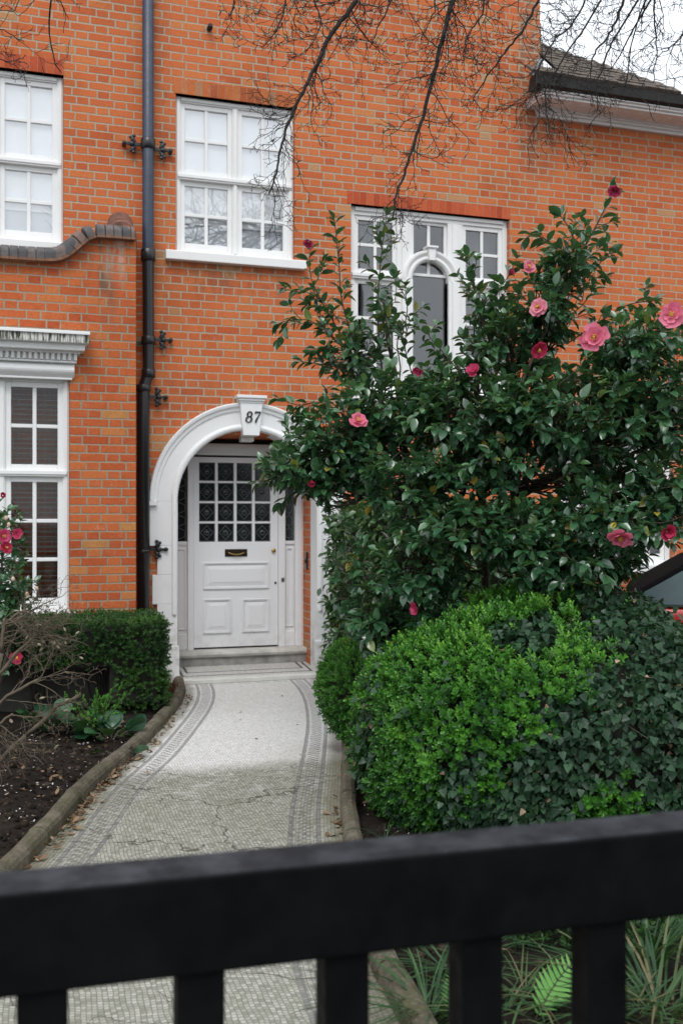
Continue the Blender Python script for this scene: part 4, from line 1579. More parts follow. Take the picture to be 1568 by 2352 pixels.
M_CAM = leaf_mat('camellia_leaf', [(0.0, (.017, .050, .026)), (.35, (.036, .110, .050)), (.65, (.062, .162, .064)), (.82, (.09, .195, .055)), (.93, (.20, .25, .045)), (1.0, (.46, .34, .05))], .22, 1.0, .18)
M_LAUREL = leaf_mat('hedge_leaf', [(0.0, (.018, .052, .020)), (.5, (.040, .112, .036)), (.85, (.085, .175, .048)), (1.0, (.24, .29, .07))], .28, .75, .2)
M_BOX = leaf_mat('box_leaf', [(0.0, (.014, .060, .014)), (.4, (.036, .145, .020)), (.75, (.088, .275, .032)), (1.0, (.18, .41, .05))], .34, .5, .25, (.12, .36, .03))
M_BOXD = leaf_mat('dark_box_leaf', [(0.0, (.008, .026, .010)), (.45, (.018, .060, .014)), (.8, (.045, .125, .02)), (1.0, (.09, .20, .03))], .35, .5, .18)
M_IVY = leaf_mat('ivy_leaf', [(0.0, (.010, .030, .015)), (.5, (.022, .062, .028)), (.84, (.045, .105, .045)), (.93, (.09, .13, .05)), (.955, (.12, .07, .035)), (1.0, (.36, .27, .18))], .45, .32, .12)
M_BARK = simple('camellia_bark', (.055, .040, .030), .85, .4, 14, bump=.5)
M_TWIG = simple('green_twig', (.045, .040, .022), .7, .35, 20)
M_TREE = simple('tree_bark', (.022, .019, .016), .85, .45, 16, bump=.4)
M_BROWN = simple('shrub_bark', (.105, .082, .055), .8, .4, 20, bump=.3)
M_CORE = simple('inner_twigs', (.016, .014, .010), .95, .5, 30)
M_BUD = simple('flower_bud', (.30, .27, .15), .6, .3, 40)


def bez(a, b, sag, n=7, jit=.0):
    a, b = Vector(a), Vector(b)
    out = []
    for i in range(n):
        q = i / (n - 1)
        p = a.lerp(b, q) + Vector(sag) * (4 * q * (1 - q))
        if 0 < i < n - 1 and jit:
            p += Vector(rng.normal(0, jit, 3))
        out.append(p)
    return out


def polyline_len(pts):
    return sum((b - a).length for a, b in zip(pts[:-1], pts[1:]))


def sample_line(pts, s):
    for a, b in zip(pts[:-1], pts[1:]):
        L_ = (b - a).length
        if s <= L_ or b is pts[-1]:
            return a + (b - a) * min(1, s / max(L_, 1e-6)), (b - a).normalized()
        s -= L_
    return pts[-1], (pts[-1] - pts[-2]).normalized()


def leafy_twig(fo, pts, spacing, size, tbase=.45, tvar=.16, start=.25, rosette=True, droop=.25, yel=.02):
    L_ = polyline_len(pts)
    s, k = L_ * start, 0
    ph = rng.uniform(0, 6.28)
    tw = rng.normal(0, .07)
    while s < L_:
        p, d = sample_line(pts, s)
        side = d.orthogonal().normalized()
        side.rotate(Matrix.Rotation(ph + k * 2.4, 3, d).to_quaternion())
        q = s / L_
        ang = math.radians(rng.uniform(40, 70) - 18 * q)
        ax = d * math.cos(ang) + side * math.sin(ang) + Vector((0, 0, -droop * rng.uniform(.3, 1.4)))
        up = Vector((0, 0, 1)) * 1.1 + d * .5 + Vector(rng.normal(0, .35, 3))
        tv = tbase + tw + rng.normal(0, tvar)
        if rng.random() < yel:
            tv = rng.uniform(.88, 1.0)
        else:
            tv = min(max(tv, 0.02), .86)
        fo.add(tuple(p), tuple(ax), tuple(up), size * rng.uniform(.62, 1.22), tv)
        s += spacing * rng.uniform(.7, 1.3)
        k += 1
    if rosette:
        p, d = pts[-1], (pts[-1] - pts[-2]).normalized()
        for j in range(3):
            side = d.orthogonal().normalized()
            side.rotate(Matrix.Rotation(ph + j * 2.1, 3, d).to_quaternion())
            ax = d * .8 + side * .6 + Vector((0, 0, -.1))
            fo.add(tuple(p), tuple(ax), tuple(Vector((0, 0, 1)) + d * .4 + Vector(rng.normal(0, .3, 3))), size * rng.uniform(.6, 1.0), min(.86, max(.05, tbase + .06 + tw + rng.normal(0, tvar * .7))))


# ---- camellia flowers
def petal_grid(nu=6, nv=5, cup=.28, notch=.16):
    V, Fc = [], []
    for i in range(nu):
        u = i / (nu - 1)
        w = .12 + .34 * math.sin(min(1, u * 1.02) * math.pi * .58) ** 1.2 * (1 - .25 * max(0, u - .75) / .25)
        for j in range(nv):
            v = j / (nv - 1) * 2 - 1
            x = u * (1 - .14 * v * v * u) - (notch * (1 - abs(v)) if i == nu - 1 else 0)
            z = cup * (.55 * u * u) + .25 * w * v * v * (.6 + u * .4) - .18 * max(0, u - .7) + .05 * u * math.sin(v * 6)
            V.append((x, v * w, z))
    for i in range(nu - 1):
        for j in range(nv - 1):
            Fc.append((i * nv + j, (i + 1) * nv + j, (i + 1) * nv + j + 1, i * nv + j + 1))
    return np.array(V), Fc


PET_T, PET_F = petal_grid()


def petal_mat(name, a, b):
    t = NT(name)
    at_ = t.n('ShaderNodeAttribute', attribute_name='tint')
    c = t.ramp(at_.outputs['Fac'], [(0, b), (.45, a), (1, tuple(min(1, q * 1.25 + .03) for q in a))])
    t.set(c, .55, 0, .3)
    tr = t.n('ShaderNodeBsdfTranslucent')
    t.put(tr.inputs[0], c)
    mx = t.n('ShaderNodeMixShader')
    mx.inputs[0].default_value = .3
    t.t.links.new(t.b.outputs[0], mx.inputs[1])
    t.t.links.new(tr.outputs[0], mx.inputs[2])
    t.t.links.new(mx.outputs[0], t.out.inputs[0])
    return t.mat


M_PINK = petal_mat('pink_petal', (.76, .21, .31), (.62, .08, .17))
M_DEEP = petal_mat('deep_pink_petal', (.60, .075, .18), (.40, .03, .09))
M_RED = petal_mat('crimson_petal', (.52, .035, .10), (.34, .015, .05))
M_PALE = petal_mat('pale_pink_petal', (.78, .30, .38), (.66, .12, .22))
M_STAMEN = simple('stamen', (.62, .34, .04), .6, .3, 60)


def flower(parent, pos, dia, facing, mat, open_=1.0, label=None, petals=7):
    """two whorls of cupped petals round a tuft of stamens"""
    fz = Vector(facing).normalized()
    fx = fz.orthogonal().normalized()
    fy = fz.cross(fx)
    O, AX, AZ, S, T_l = [], [], [], [], []
    r = dia / 2
    for ring, (n, sc, el) in enumerate(((petals, 1.0, .06), (petals - 2, .74, .40), (3, .46, .8))):
        for i in range(n):
            an = 2 * math.pi * i / n + ring * .4 + rng.normal(0, .16)
            e = el + (1 - open_) * (1.1 - el * .5) + rng.normal(0, .13)
            rd = fx * math.cos(an) + fy * math.sin(an)
            ax = rd * math.cos(e) + fz * math.sin(e)
            az = fz * math.cos(e) - rd * math.sin(e)
            O.append(tuple(Vector(pos) + fz * (.004 * ring) + rd * .004))
            AX.append(tuple(ax)); AZ.append(tuple(az)); S.append(r * sc * rng.uniform(.84, 1.12)); T_l.append(.42 + rng.normal(0, .13) + .1 * ring)
    Tt = np.array([.35 * (p[0] - .6) for p in PET_T])
    fl = scatter('flower', PET_T, PET_F, np.array(O), np.array(AX), np.array(AZ), np.array(S), np.array(T_l), mat, parent, Tt)
    fl.data.transform(Matrix.Translation(-Vector(pos)))
    fl.location = fl.location + Vector(pos)
    sb = fl.modifiers.new('sub', 'SUBSURF')
    sb.levels = sb.render_levels = 1
    if open_ > .6:
        st = MB()
        for i in range(22):
            d = (fz + (fx * rng.normal(0, .28) + fy * rng.normal(0, .28))).normalized()
            a = Vector(pos) + fz * .004
            b = a + d * r * .42
            st.tube([a, b], [.0012, .0010], 4)
            st.ball(b, .0026, 5, 4)
        st.build('stamens', M_STAMEN, fl)
    if label:
        fl['label'] = label
    return fl


TOCAM = lambda p: (Vector((0, 0, EYE)) - Vector(p)).normalized()
UPV = Vector((0, 0, 1))

# ================================================================== big camellia
BASE = at(1090, 1640, 6.3)
BASE.z = 0
cam = thing('camellia_bush', 'large glossy dark camellia with pink flowers, right of the doorway', 'bush', BASE)
RT = Vector((CS, -SN, 0))
FW = Vector((SN, CS, 0))
blobs = [  # px, py, depth, rx px, ry px, depth radius m, twigs
    (770, 1010, 5.9, 140, 95, .40, 105), (690, 1075, 5.8, 95, 58, .28, 52), (905, 935, 5.8, 150, 90, .45, 105), (1090, 950, 5.5, 200, 115, .55, 160),
    (1320, 950, 5.3, 210, 125, .60, 180), (1500, 930, 5.3, 130, 140, .55, 115), (1400, 1190, 5.2, 170, 105, .50, 130), (1520, 1110, 5.2, 100, 90, .45, 55),
    (1130, 1215, 5.3, 215, 75, .50, 135), (1300, 1290, 5.2, 180, 65, .45, 85), (960, 1290, 5.5, 150, 95, .45, 100), (870, 1420, 5.6, 80, 95, .32, 52), (800, 1330, 5.9, 60, 120, .25, 34),
    (1000, 1400, 5.5, 95, 60, .32, 34), (800, 810, 6.0, 85, 95, .35, 26), (890, 720, 6.0, 40, 110, .25, 7), (1170, 790, 5.5, 115, 85, .40, 52), (1265, 690, 5.3, 105, 95, .38, 46),
    (1310, 590, 5.2, 65, 60, .28, 10), (1440, 790, 5.2, 110, 75, .35, 50), (1110, 690, 5.5, 45, 70, .22, 6), (1010, 880, 5.7, 90, 50, .35, 34), (1010, 1075, 5.6, 190, 48, .45, 60), (850, 1090, 5.8, 90, 45, .3, 26), (755, 1115, 5.8, 75, 42, .25, 16), (930, 1145, 5.5, 110, 40, .3, 24), (1200, 1080, 5.4, 330, 60, .5, 70)]
leaves, tw, limb = Foliage(), MB(), MB()
forks = []
trunks = []
for px, dx in ((1045, -.06), (1105, .05), (1180, .12), (960, -.1)):
    a = BASE + RT * dx * .6
    b = at(px, 1150, 5.9)
    pts = bez(a, b, RT * dx * .5, 8, .012)
    limb.tube(pts, list(np.linspace(.034, .024, 8)), 8)
    forks.append(b)
ends = []
for bi, (px, py, d, rx, ry, rd, n) in enumerate(blobs):
    C = at(px, py, d)
    a = rx / FPX * d
    b = ry / FPX * d
    f0 = min(forks[:4], key=lambda q: (q - C).length)
    if py < 1260:
        pts = bez(f0, C, Vector((0, 0, -.05)) + RT * rng.normal(0, .04), 8, .014)
    else:
        low = BASE.lerp(f0, .45)
        pts = bez(low, C, Vector((0, 0, .08)), 7, .012)
    limb.tube(pts, list(np.linspace(.020, .009, len(pts))), 7)
    for i in range(int(n * 1.2)):
        dv = rand_dirs(1)[0]
        r = rng.uniform(.3, 1.0) ** .6
        tip = C + RT * (dv[0] * a * r) + UPV * (dv[2] * b * r) + FW * (dv[1] * rd * r)
        out = (RT * dv[0] + UPV * dv[2] * .8 + FW * dv[1])
        dirv = (out * .95 + UPV * .28 + Vector(rng.normal(0, .35, 3))).normalized()
        L_ = rng.uniform(.11, .20)
        bs = tip - dirv * L_
        tp = bez(bs, tip, Vector((0, 0, -.012)), 4)
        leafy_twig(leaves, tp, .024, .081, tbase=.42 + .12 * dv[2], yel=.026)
        ends.append(tip)
        tw.tube(tp, [.0028, .0026, .0022, .0016], 4, False)
        if i % 2 == 0:
            node = pts[min(len(pts) - 1, int(len(pts) * rng.uniform(.5, 1)))]
            tw.tube(bez(node, bs, Vector((0, 0, -.03)), 5, .008), [.006, .005, .0045, .0038, .0028], 4, False)
spires = [
    ([(840, 930), (815, 800), (785, 690), (778, 600), (768, 505)], 6.0, .006), ([(880, 880), (868, 740), (872, 620), (888, 493)], 6.0, .006),
    ([(820, 830), (755, 720), (715, 640), (712, 575)], 5.9, .005), ([(1170, 940), (1225, 820), (1285, 690), (1330, 590), (1378, 500), (1405, 440)], 5.2, .011),
    ([(1300, 660), (1275, 570), (1230, 540), (1205, 548)], 5.2, .005), ([(1330, 590), (1310, 530), (1288, 497)], 5.2, .005), ([(1130, 800), (1095, 700), (1085, 640), (1074, 590)], 5.4, .005),
    ([(1100, 740), (1130, 690), (1168, 632)], 5.4, .004), ([(800, 960), (740, 925), (685, 930), (640, 915)], 5.9, .005), ([(820, 1090), (730, 1110), (660, 1095), (592, 1108)], 5.8, .006),
    ([(790, 1130), (720, 1120), (665, 1140), (642, 1165)], 5.8, .005), ([(790, 800), (720, 740), (670, 735), (640, 742)], 5.9, .004), ([(780, 740), (740, 690), (690, 665)], 5.9, .004),
    ([(1300, 790), (1390, 730), (1440, 700), (1500, 690)], 5.2, .005), ([(1400, 820), (1480, 760), (1550, 740)], 5.2, .005), ([(1060, 860), (1010, 800), (985, 770), (1000, 748)], 5.5, .004),
    ([(830, 860), (760, 840), (690, 830)], 5.9, .004), ([(920, 780), (935, 700), (905, 640)], 5.9, .004), ([(1340, 640), (1380, 600), (1395, 560)], 5.2, .004), ([(960, 900), (930, 800), (940, 740)], 5.8, .004),
    ([(1250, 800), (1180, 760), (1145, 700), (1160, 670)], 5.3, .004), ([(1480, 860), (1530, 800), (1567, 760)], 5.2, .005)]
for pxs, d, r in spires:
    cp_ = [at(x, y, d + .04 * i) for i, (x, y) in enumerate(pxs)]
    pts = []
    for i in range(len(cp_) - 1):
        p0, p1, p2, p3 = cp_[max(i - 1, 0)], cp_[i], cp_[i + 1], cp_[min(i + 2, len(cp_) - 1)]
        for q in np.linspace(0, 1, 6, endpoint=False):
            pts.append(.5 * ((2 * p1) + (p2 - p0) * q + (2 * p0 - 5 * p1 + 4 * p2 - p3) * q * q + (3 * p1 - p0 - 3 * p2 + p3) * q ** 3))
    pts.append(cp_[-1])
    limb.tube(pts, list(np.linspace(r, .0024, len(pts))), 6)
    leafy_twig(leaves, pts, .024, .084, tbase=.42, start=.15, droop=.3)
    # short side shoots
    L_ = polyline_len(pts)
    for s in np.arange(L_ * .15, L_ * .92, .085):
        p, dd_ = sample_line(pts, s)
        if rng.random() < .7:
            sd = dd_.orthogonal().normalized()
            sd.rotate(Matrix.Rotation(rng.uniform(0, 6.28), 3, dd_).to_quaternion())
            e = p + (dd_ * .6 + sd * .8 + UPV * .15).normalized() * rng.uniform(.06, .14)
            tp = bez(p, e, Vector((0, 0, -.01)), 4)
            tw.tube(tp, [.003, .0026, .0022, .0016], 4, False)
            leafy_twig(leaves, tp, .024, .074, tbase=.42)
            ends.append(e)

flowers = [  # px, py, dia px, depth, facing mix, material, openness, label
    (1365, 775, 68, 4.62, (-.15, .0, .15), M_PINK, 1.0, 'large open pink flower facing the street'),
    (1543, 722, 64, 4.62, (-.2, .0, .25), M_PINK, 1.0, 'large pink flower cut by the right edge of the frame'),
    (1425, 1232, 66, 4.62, (0, 0, -1.5), M_PINK, .85, 'nodding pink flower low on the right'),
    (822, 966, 48, 5.4, (.3, 0, .6), M_PINK, .85, 'pink flower over the arch of the door'),
    (1236, 705, 48, 4.9, (-.5, 0, .3), M_PALE, .9, 'pale pink flower half hidden by leaves'),
    (1412, 436, 40, 5.2, (-.3, 0, -.8), M_DEEP, .45, 'drooping deep pink flower at the tip of the tallest shoot'),
    (708, 557, 32, 5.85, (-.4, 0, -1.4), M_DEEP, .45, 'small nodding flower at the left-hand shoot tip'),
    (1086, 852, 40, 5.0, (-.3, 0, .8), M_DEEP, .55, 'half-open deep pink flower in the middle of the bush'),
    (1237, 803, 42, 4.9, (.3, 0, -.4), M_RED, .7, None), (960, 850, 32, 5.3, (-.5, 0, -.6), M_DEEP, .45, None), (953, 1398, 36, 5.15, (-1.2, 0, -.2), M_DEEP, .55, None),
    (1215, 612, 34, 5.1, (.2, 0, .5), M_PALE, .75, None), (1172, 625, 26, 5.3, (.9, 0, .5), M_DEEP, .12, 'closed pink bud at a shoot tip'),
    (1533, 1222, 48, 4.75, (.4, 0, -.3), M_RED, .6, None), (716, 1108, 26, 5.5, (0, 0, -1.2), M_RED, .35, None)]
fpos = []
for px, py, dia, d, fc, m, op, lab in flowers:
    p = at(px, py, d)
    dm = dia / FPX * d
    face = TOCAM(p) + RT * fc[0] + UPV * fc[2]
    flower(cam, p - face.normalized() * .01, dm, face, m, op, lab)
    fpos.append((px, py, dia, d))


def keep_clear(O, S):
    x, y, d = proj(O + 0.0)
    k = np.ones(len(O), bool)
    for px, py, dia, dd_ in fpos:
        k &= ~((np.hypot(x - px, y - py) < (dia * .60 + 12 if dia > 46 else dia * .42 + 8)) & (d < dd_ + .06))
    return k


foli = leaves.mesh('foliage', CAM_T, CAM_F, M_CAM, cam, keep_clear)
limb.build('trunk', M_BARK, cam, smooth=True)
tw.build('twigs', M_TWIG, cam, smooth=True)
bm_ = MB()
bm_.ball((0, 0, .010), (.0075, .0075, .013), 8, 6)
bud0 = None
vis = [e for e in ends if e.dot(FW) < 5.5]
random.shuffle(vis)
for e in vis[:46]:
    if bud0 is None:
        bud0 = bm_.build('bud', M_BUD, cam, smooth=True)
        b_ = bud0
    else:
        b_ = bud0.copy()
        COL.objects.link(b_)
    b_.parent = cam
    b_.location = Vector(e) - BASE
    b_.rotation_euler = (rng.normal(0, .5), rng.normal(0, .5), rng.uniform(0, 6))

# ================================================================== camellia at the left edge
B2 = at(-60, 1600, 6.9)
B2.z = 0
cam2 = thing('camellia_bush', 'small crimson-flowered camellia at the left edge, before the bay window', 'bush', B2)
leaves, tw, limb = Foliage(), MB(), MB()
for px, py, d, rx, ry, rd, n in ((5, 1270, 6.9, 62, 120, .25, 46), (-40, 1320, 6.9, 80, 160, .3, 50), (45, 1345, 6.8, 40, 50, .15, 14), (20, 1390, 6.8, 60, 35, .2, 14)):
    C = at(px, py, d)
    pts = bez(B2, C, RT * .05, 6, .01)
    limb.tube(pts, list(np.linspace(.02, .006, 6)), 6)
    for i in range(n):
        dv = rand_dirs(1)[0]
        r = rng.uniform(.35, 1.0) ** .6
        tip = C + RT * (dv[0] * rx / FPX * d * r) + UPV * (dv[2] * ry / FPX * d * r) + FW * (dv[1] * rd * r)
        dirv = (RT * dv[0] + UPV * (dv[2] * .8 + .5) + FW * dv[1] + Vector(rng.normal(0, .3, 3))).normalized()
        tp = bez(tip - dirv * .14, tip, Vector((0, 0, -.01)), 4)
        leafy_twig(leaves, tp, .026, .075, tbase=.42)
        tw.tube(tp, [.003, .0026, .0022, .0016], 4, False)
fpos = []
for px, py, dia, d, m, op, lab in ((8, 1232, 40, 6.6, M_DEEP, .9, 'largest crimson-pink flower of the left bush'), (14, 1258, 30, 6.6, M_RED, .7, None), (38, 1226, 28, 6.58, M_DEEP, .6, None), (6, 1138, 20, 6.6, M_RED, .3, None), (36, 1512, 32, 6.3, M_RED, .8, 'single crimson flower low down among bare twigs')):
    p = at(px, py, d)
    flower(cam2, p, dia / FPX * d, TOCAM(p) + UPV * .1 + RT * .3, m, op, lab)
    fpos.append((px, py, dia, d))
p = at(36, 1512, 6.32)
tw.tube(bez(at(-40, 1600, 6.8), p, Vector((0, 0, -.02)), 5), [.005, .004, .0035, .003, .0025], 5, False)
leafy_twig(leaves, bez(at(-40, 1580, 6.7), p, Vector((0, 0, -.02)), 5), .05, .06)
leaves.mesh('foliage', CAM_T, CAM_F, M_CAM, cam2, keep_clear)
limb.build('trunk', M_BARK, cam2, smooth=True)
tw.build('twigs', M_TWIG, cam2, smooth=True)
b0 = None
for px, py in ((14, 1190), (20, 1205), (30, 1330), (62, 1365), (84, 1352)):
    if b0 is None:
        bm_ = MB()
        bm_.ball((0, 0, 0), (.012, .012, .017), 9, 7)
        b0 = bm_.build('bud', simple('pale_bud', (.50, .36, .27), .6, .3, 30), cam2, smooth=True)
        b_ = b0
    else:
        b_ = b0.copy()
        COL.objects.link(b_)
    b_.parent = cam2
    b_.location = at(px, py, 6.55) - B2

# ================================================================== clipped hedges
def leafy_box(name, label, cat, corners, mat, T, Fc, size, dens, tb, core_mat, jit=.02, outw=.8, face_up=.35, wob=.03, group=None):
    """clipped hedge: corners = (x0,x1,y0,y1,z0,z1) plus yaw 0; leaves stand off every visible face"""
    x0, x1, y0, y1, z0, z1 = corners
    th = thing(name, label, cat, ((x0 + x1) / 2, (y0 + y1) / 2, 0), group)
    fo = Foliage()
    faces = [((x0, y0, z0), (x1 - x0, 0, 0), (0, 0, z1 - z0), (0, -1, 0)), ((x1, y0, z0), (0, y1 - y0, 0), (0, 0, z1 - z0), (1, 0, 0)),
             ((x0, y0, z0), (0, y1 - y0, 0), (0, 0, z1 - z0), (-1, 0, 0)), ((x0, y0, z1), (x1 - x0, 0, 0), (0, y1 - y0, 0), (0, 0, 1)),
             ((x0, y1, z0), (x1 - x0, 0, 0), (0, 0, z1 - z0), (0, 1, 0))]
    for o_, e1, e2, nn in faces:
        o_, e1, e2, nn = map(Vector, (o_, e1, e2, nn))
        n_ = int(e1.length * e2.length * dens)
        for i in range(n_):
            p = o_ + e1 * rng.random() + e2 * rng.random()
            p += nn * (wob * noise.noise(p * 4) + .02 * noise.noise(p * 13) + rng.normal(0, jit))
            ax = (nn * outw + Vector(rng.normal(0, .6, 3)) + UPV * face_up)
            az = UPV * .8 + nn * .7 + Vector(rng.normal(0, .45, 3))
            fo.add(tuple(p), tuple(ax), tuple(az), size * rng.uniform(.7, 1.25), min(.95, max(.03, tb(p) + rng.normal(0, .13))))
    fo.mesh('foliage', T, Fc, mat, th)
    c = MB()
    q = .05
    c.box(x0 + q, x1 - q, y0 + q, y1 - q, max(z0, 0) + .0, z1 - q)
    c.build('branches', core_mat, th)
    return th


# laurel hedge beside the doorway
hl = Vector((PX(764, 8.7), 7.2, 0))
leafy_box('hedge', 'tall clipped broad-leaved hedge standing right of the doorway behind the camellia', 'hedge', (hl.x, hl.x + 1.3, 7.2, 8.75, .0, PZ(790, 1172, 7.5)),
          M_LAUREL, CAM_T, CAM_F, .072, 1050, lambda p: .5 + .22 * noise.noise(p * 3), M_CORE, .035, .75, -.25, .05)
# low box hedge at the left
SP_T, SP_F, SP_t = sprig_template(10, .046, .023)


def sprigs(name, P, N, size, tint, mat, parent, spread=.4, up=.35):
    n = len(P)
    AX = unit(np.array(N) + rng.normal(0, spread, (n, 3)) + np.array([0, 0, up]))
    AZ = rand_dirs(n)
    return scatter(name, SP_T, SP_F, np.array(P), AX, AZ, size, tint, mat, parent, SP_t)


hx1 = 1.02
HB = (-1.5, hx1, 7.72, 8.55, .05, .735)
th = thing('hedge', 'low square-clipped box hedge in front of the bay at the left of the path', 'hedge', (-.2, 8.1, 0))
P, N, T_l = [], [], []
x0, x1, y0, y1, z0, z1 = HB
for (o_, e1, e2, nn, dens) in (((x0, y0, z0), (x1 - x0, 0, 0), (0, 0, z1 - z0), (0, -1, 0), 1500), ((x1, y0, z0), (0, y1 - y0, 0), (0, 0, z1 - z0), (1, 0, 0), 1500), ((x0, y0, z1), (x1 - x0, 0, 0), (0, y1 - y0, 0), (0, 0, 1), 1500), ((x0, y1, z0), (x1 - x0, 0, 0), (0, 0, z1 - z0), (0, 1, 0), 300)):
    o_, e1, e2, nn = map(Vector, (o_, e1, e2, nn))
    for i in range(int(e1.length * e2.length * dens)):
        p = o_ + e1 * rng.random() + e2 * rng.random()
        # round the edges a little, thin out low on the front
        if nn.y < -.5 and p.z < .42 and p.x < .62:
            continue
        if nn.y < -.5 and p.z < .30 and rng.random() < .35:
            continue
        rr = .05
        q = Vector((min(max(p.x, x0 + rr), x1 - rr), min(max(p.y, y0 + rr), y1 - rr), min(p.z, z1 - rr)))
        nv = (p - q).normalized() if (p - q).length > 1e-4 else nn
        p = q + nv * (rr + .02 * noise.noise(p * 5) + .015 * noise.noise(p * 14) + rng.normal(0, .012) - .02)
        P.append(tuple(p)); N.append(tuple(nv))
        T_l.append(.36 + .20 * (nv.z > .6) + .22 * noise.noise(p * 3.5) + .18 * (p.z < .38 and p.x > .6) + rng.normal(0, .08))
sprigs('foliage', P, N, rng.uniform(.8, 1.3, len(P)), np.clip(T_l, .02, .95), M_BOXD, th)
c = MB()
c.box(x0 + .05, .60, y0 + .06, y1 - .05, .40, z1 - .06)
c.box(.6005, x1 - .06, y0 + .06, y1 - .05, .12, z1 - .06)
for i in range(14):
    x = rng.uniform(.0, x1 - .1)
    c.tube([(x, y0 + .3, -.02), (x + rng.normal(0, .04), y0 + .25, .42)], .012, 6)
c.build('branches', M_CORE, th)
# dark rendered low wall under the hedge
lw = MB()
lw.box(-2.2, .66, 8.12, 8.26, -.05, .47)
lwo = lw.build('low_wall', simple('dark_render', (.055, .052, .045), .9, .35, 5, bump=.3), None, bevel=.01)
tag(lwo, 'low dark rendered garden wall glimpsed under the left hedge', 'wall')

# ================================================================== small round box ball
BB = gnd(790, 1742)
bc = Vector((BB.x + .17, BB.y + .14, .40))
ball = thing('box_bush', 'small bright green clipped box ball beside the path', 'bush', (bc.x, bc.y, 0))
P, N, T_l = [], [], []
dv = rand_dirs(3600)
for v in dv:
    v = Vector(v)
    r = Vector((.265, .265, .345))
    tp = 1 - .30 * max(0, -v.z) ** 1.5
    p = bc + Vector((v.x * r.x * tp, v.y * r.y * tp, v.z * r.z))
    p += v * (.025 * noise.noise(p * 6) + rng.normal(0, .012))
    if p.z < .03:
        continue
    P.append(tuple(p)); N.append(tuple(v))
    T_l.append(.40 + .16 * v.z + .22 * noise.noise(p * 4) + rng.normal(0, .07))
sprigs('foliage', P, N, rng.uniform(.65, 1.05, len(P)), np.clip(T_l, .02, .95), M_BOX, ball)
c = MB()
c.ball(bc, (.20, .20, .28), 16, 10)
for i in range(5):
    c.tube([(bc.x + rng.normal(0, .02), bc.y + rng.normal(0, .02), -.02), (bc.x + rng.normal(0, .07), bc.y + rng.normal(0, .07), .3)], .011, 6)
c.build('branches', M_CORE, ball)

# ================================================================== big mound of box with ivy over it
mc = at(1330, 1600, 5.35)
MC = Vector((mc.x, mc.y, .40))
mound = thing('box_bush', 'big bright lime-green clipped box mound right of the path', 'bush', (MC.x, MC.y, 0))
ivy = thing('ivy', 'dark ivy creeping over the right and lower sides of the big box mound', 'ivy', (MC.x + .3, MC.y - .3, 0))
lime_poly = [(880, 1520), (960, 1440), (1090, 1385), (1200, 1345), (1290, 1362), (1300, 1400), (1370, 1440), (1400, 1500), (1385, 1560), (1310, 1640), (1210, 1720), (1130, 1790), (1020, 1850), (900, 1850), (850, 1760), (835, 1640)]


def inside(poly, x, y):
    c_ = False
    n_ = len(poly)
    j = n_ - 1
    for i in range(n_):
        xi, yi = poly[i]
        xj, yj = poly[j]
        if (yi > y) != (yj > y) and x < (xj - xi) * (y - yi) / (yj - yi) + xi:
            c_ = not c_
        j = i
    return c_


P, N, T_l, S_l = [], [], [], []
fo = Foliage()
RX, RY, RZ = 1.16, 1.0, .70


def mound_pt(v):
    e = .80
    sg = lambda a: math.copysign(abs(a) ** e, a)
    x, y, z = sg(v.x) * RX, sg(v.y) * RY, sg(v.z)
    z = z * (RZ if z > 0 else .42)
    k = 1.0
    if z < 0:
        h = math.hypot(v.x, v.y)
        k = (max(h, .02) ** -.62) * (1.0 - .10 * (-z / .42) ** 3)
    u = RT * x * k + FW * y * k
    p = MC + Vector((u.x, u.y, z))
    # the crown falls away to the right
    return p


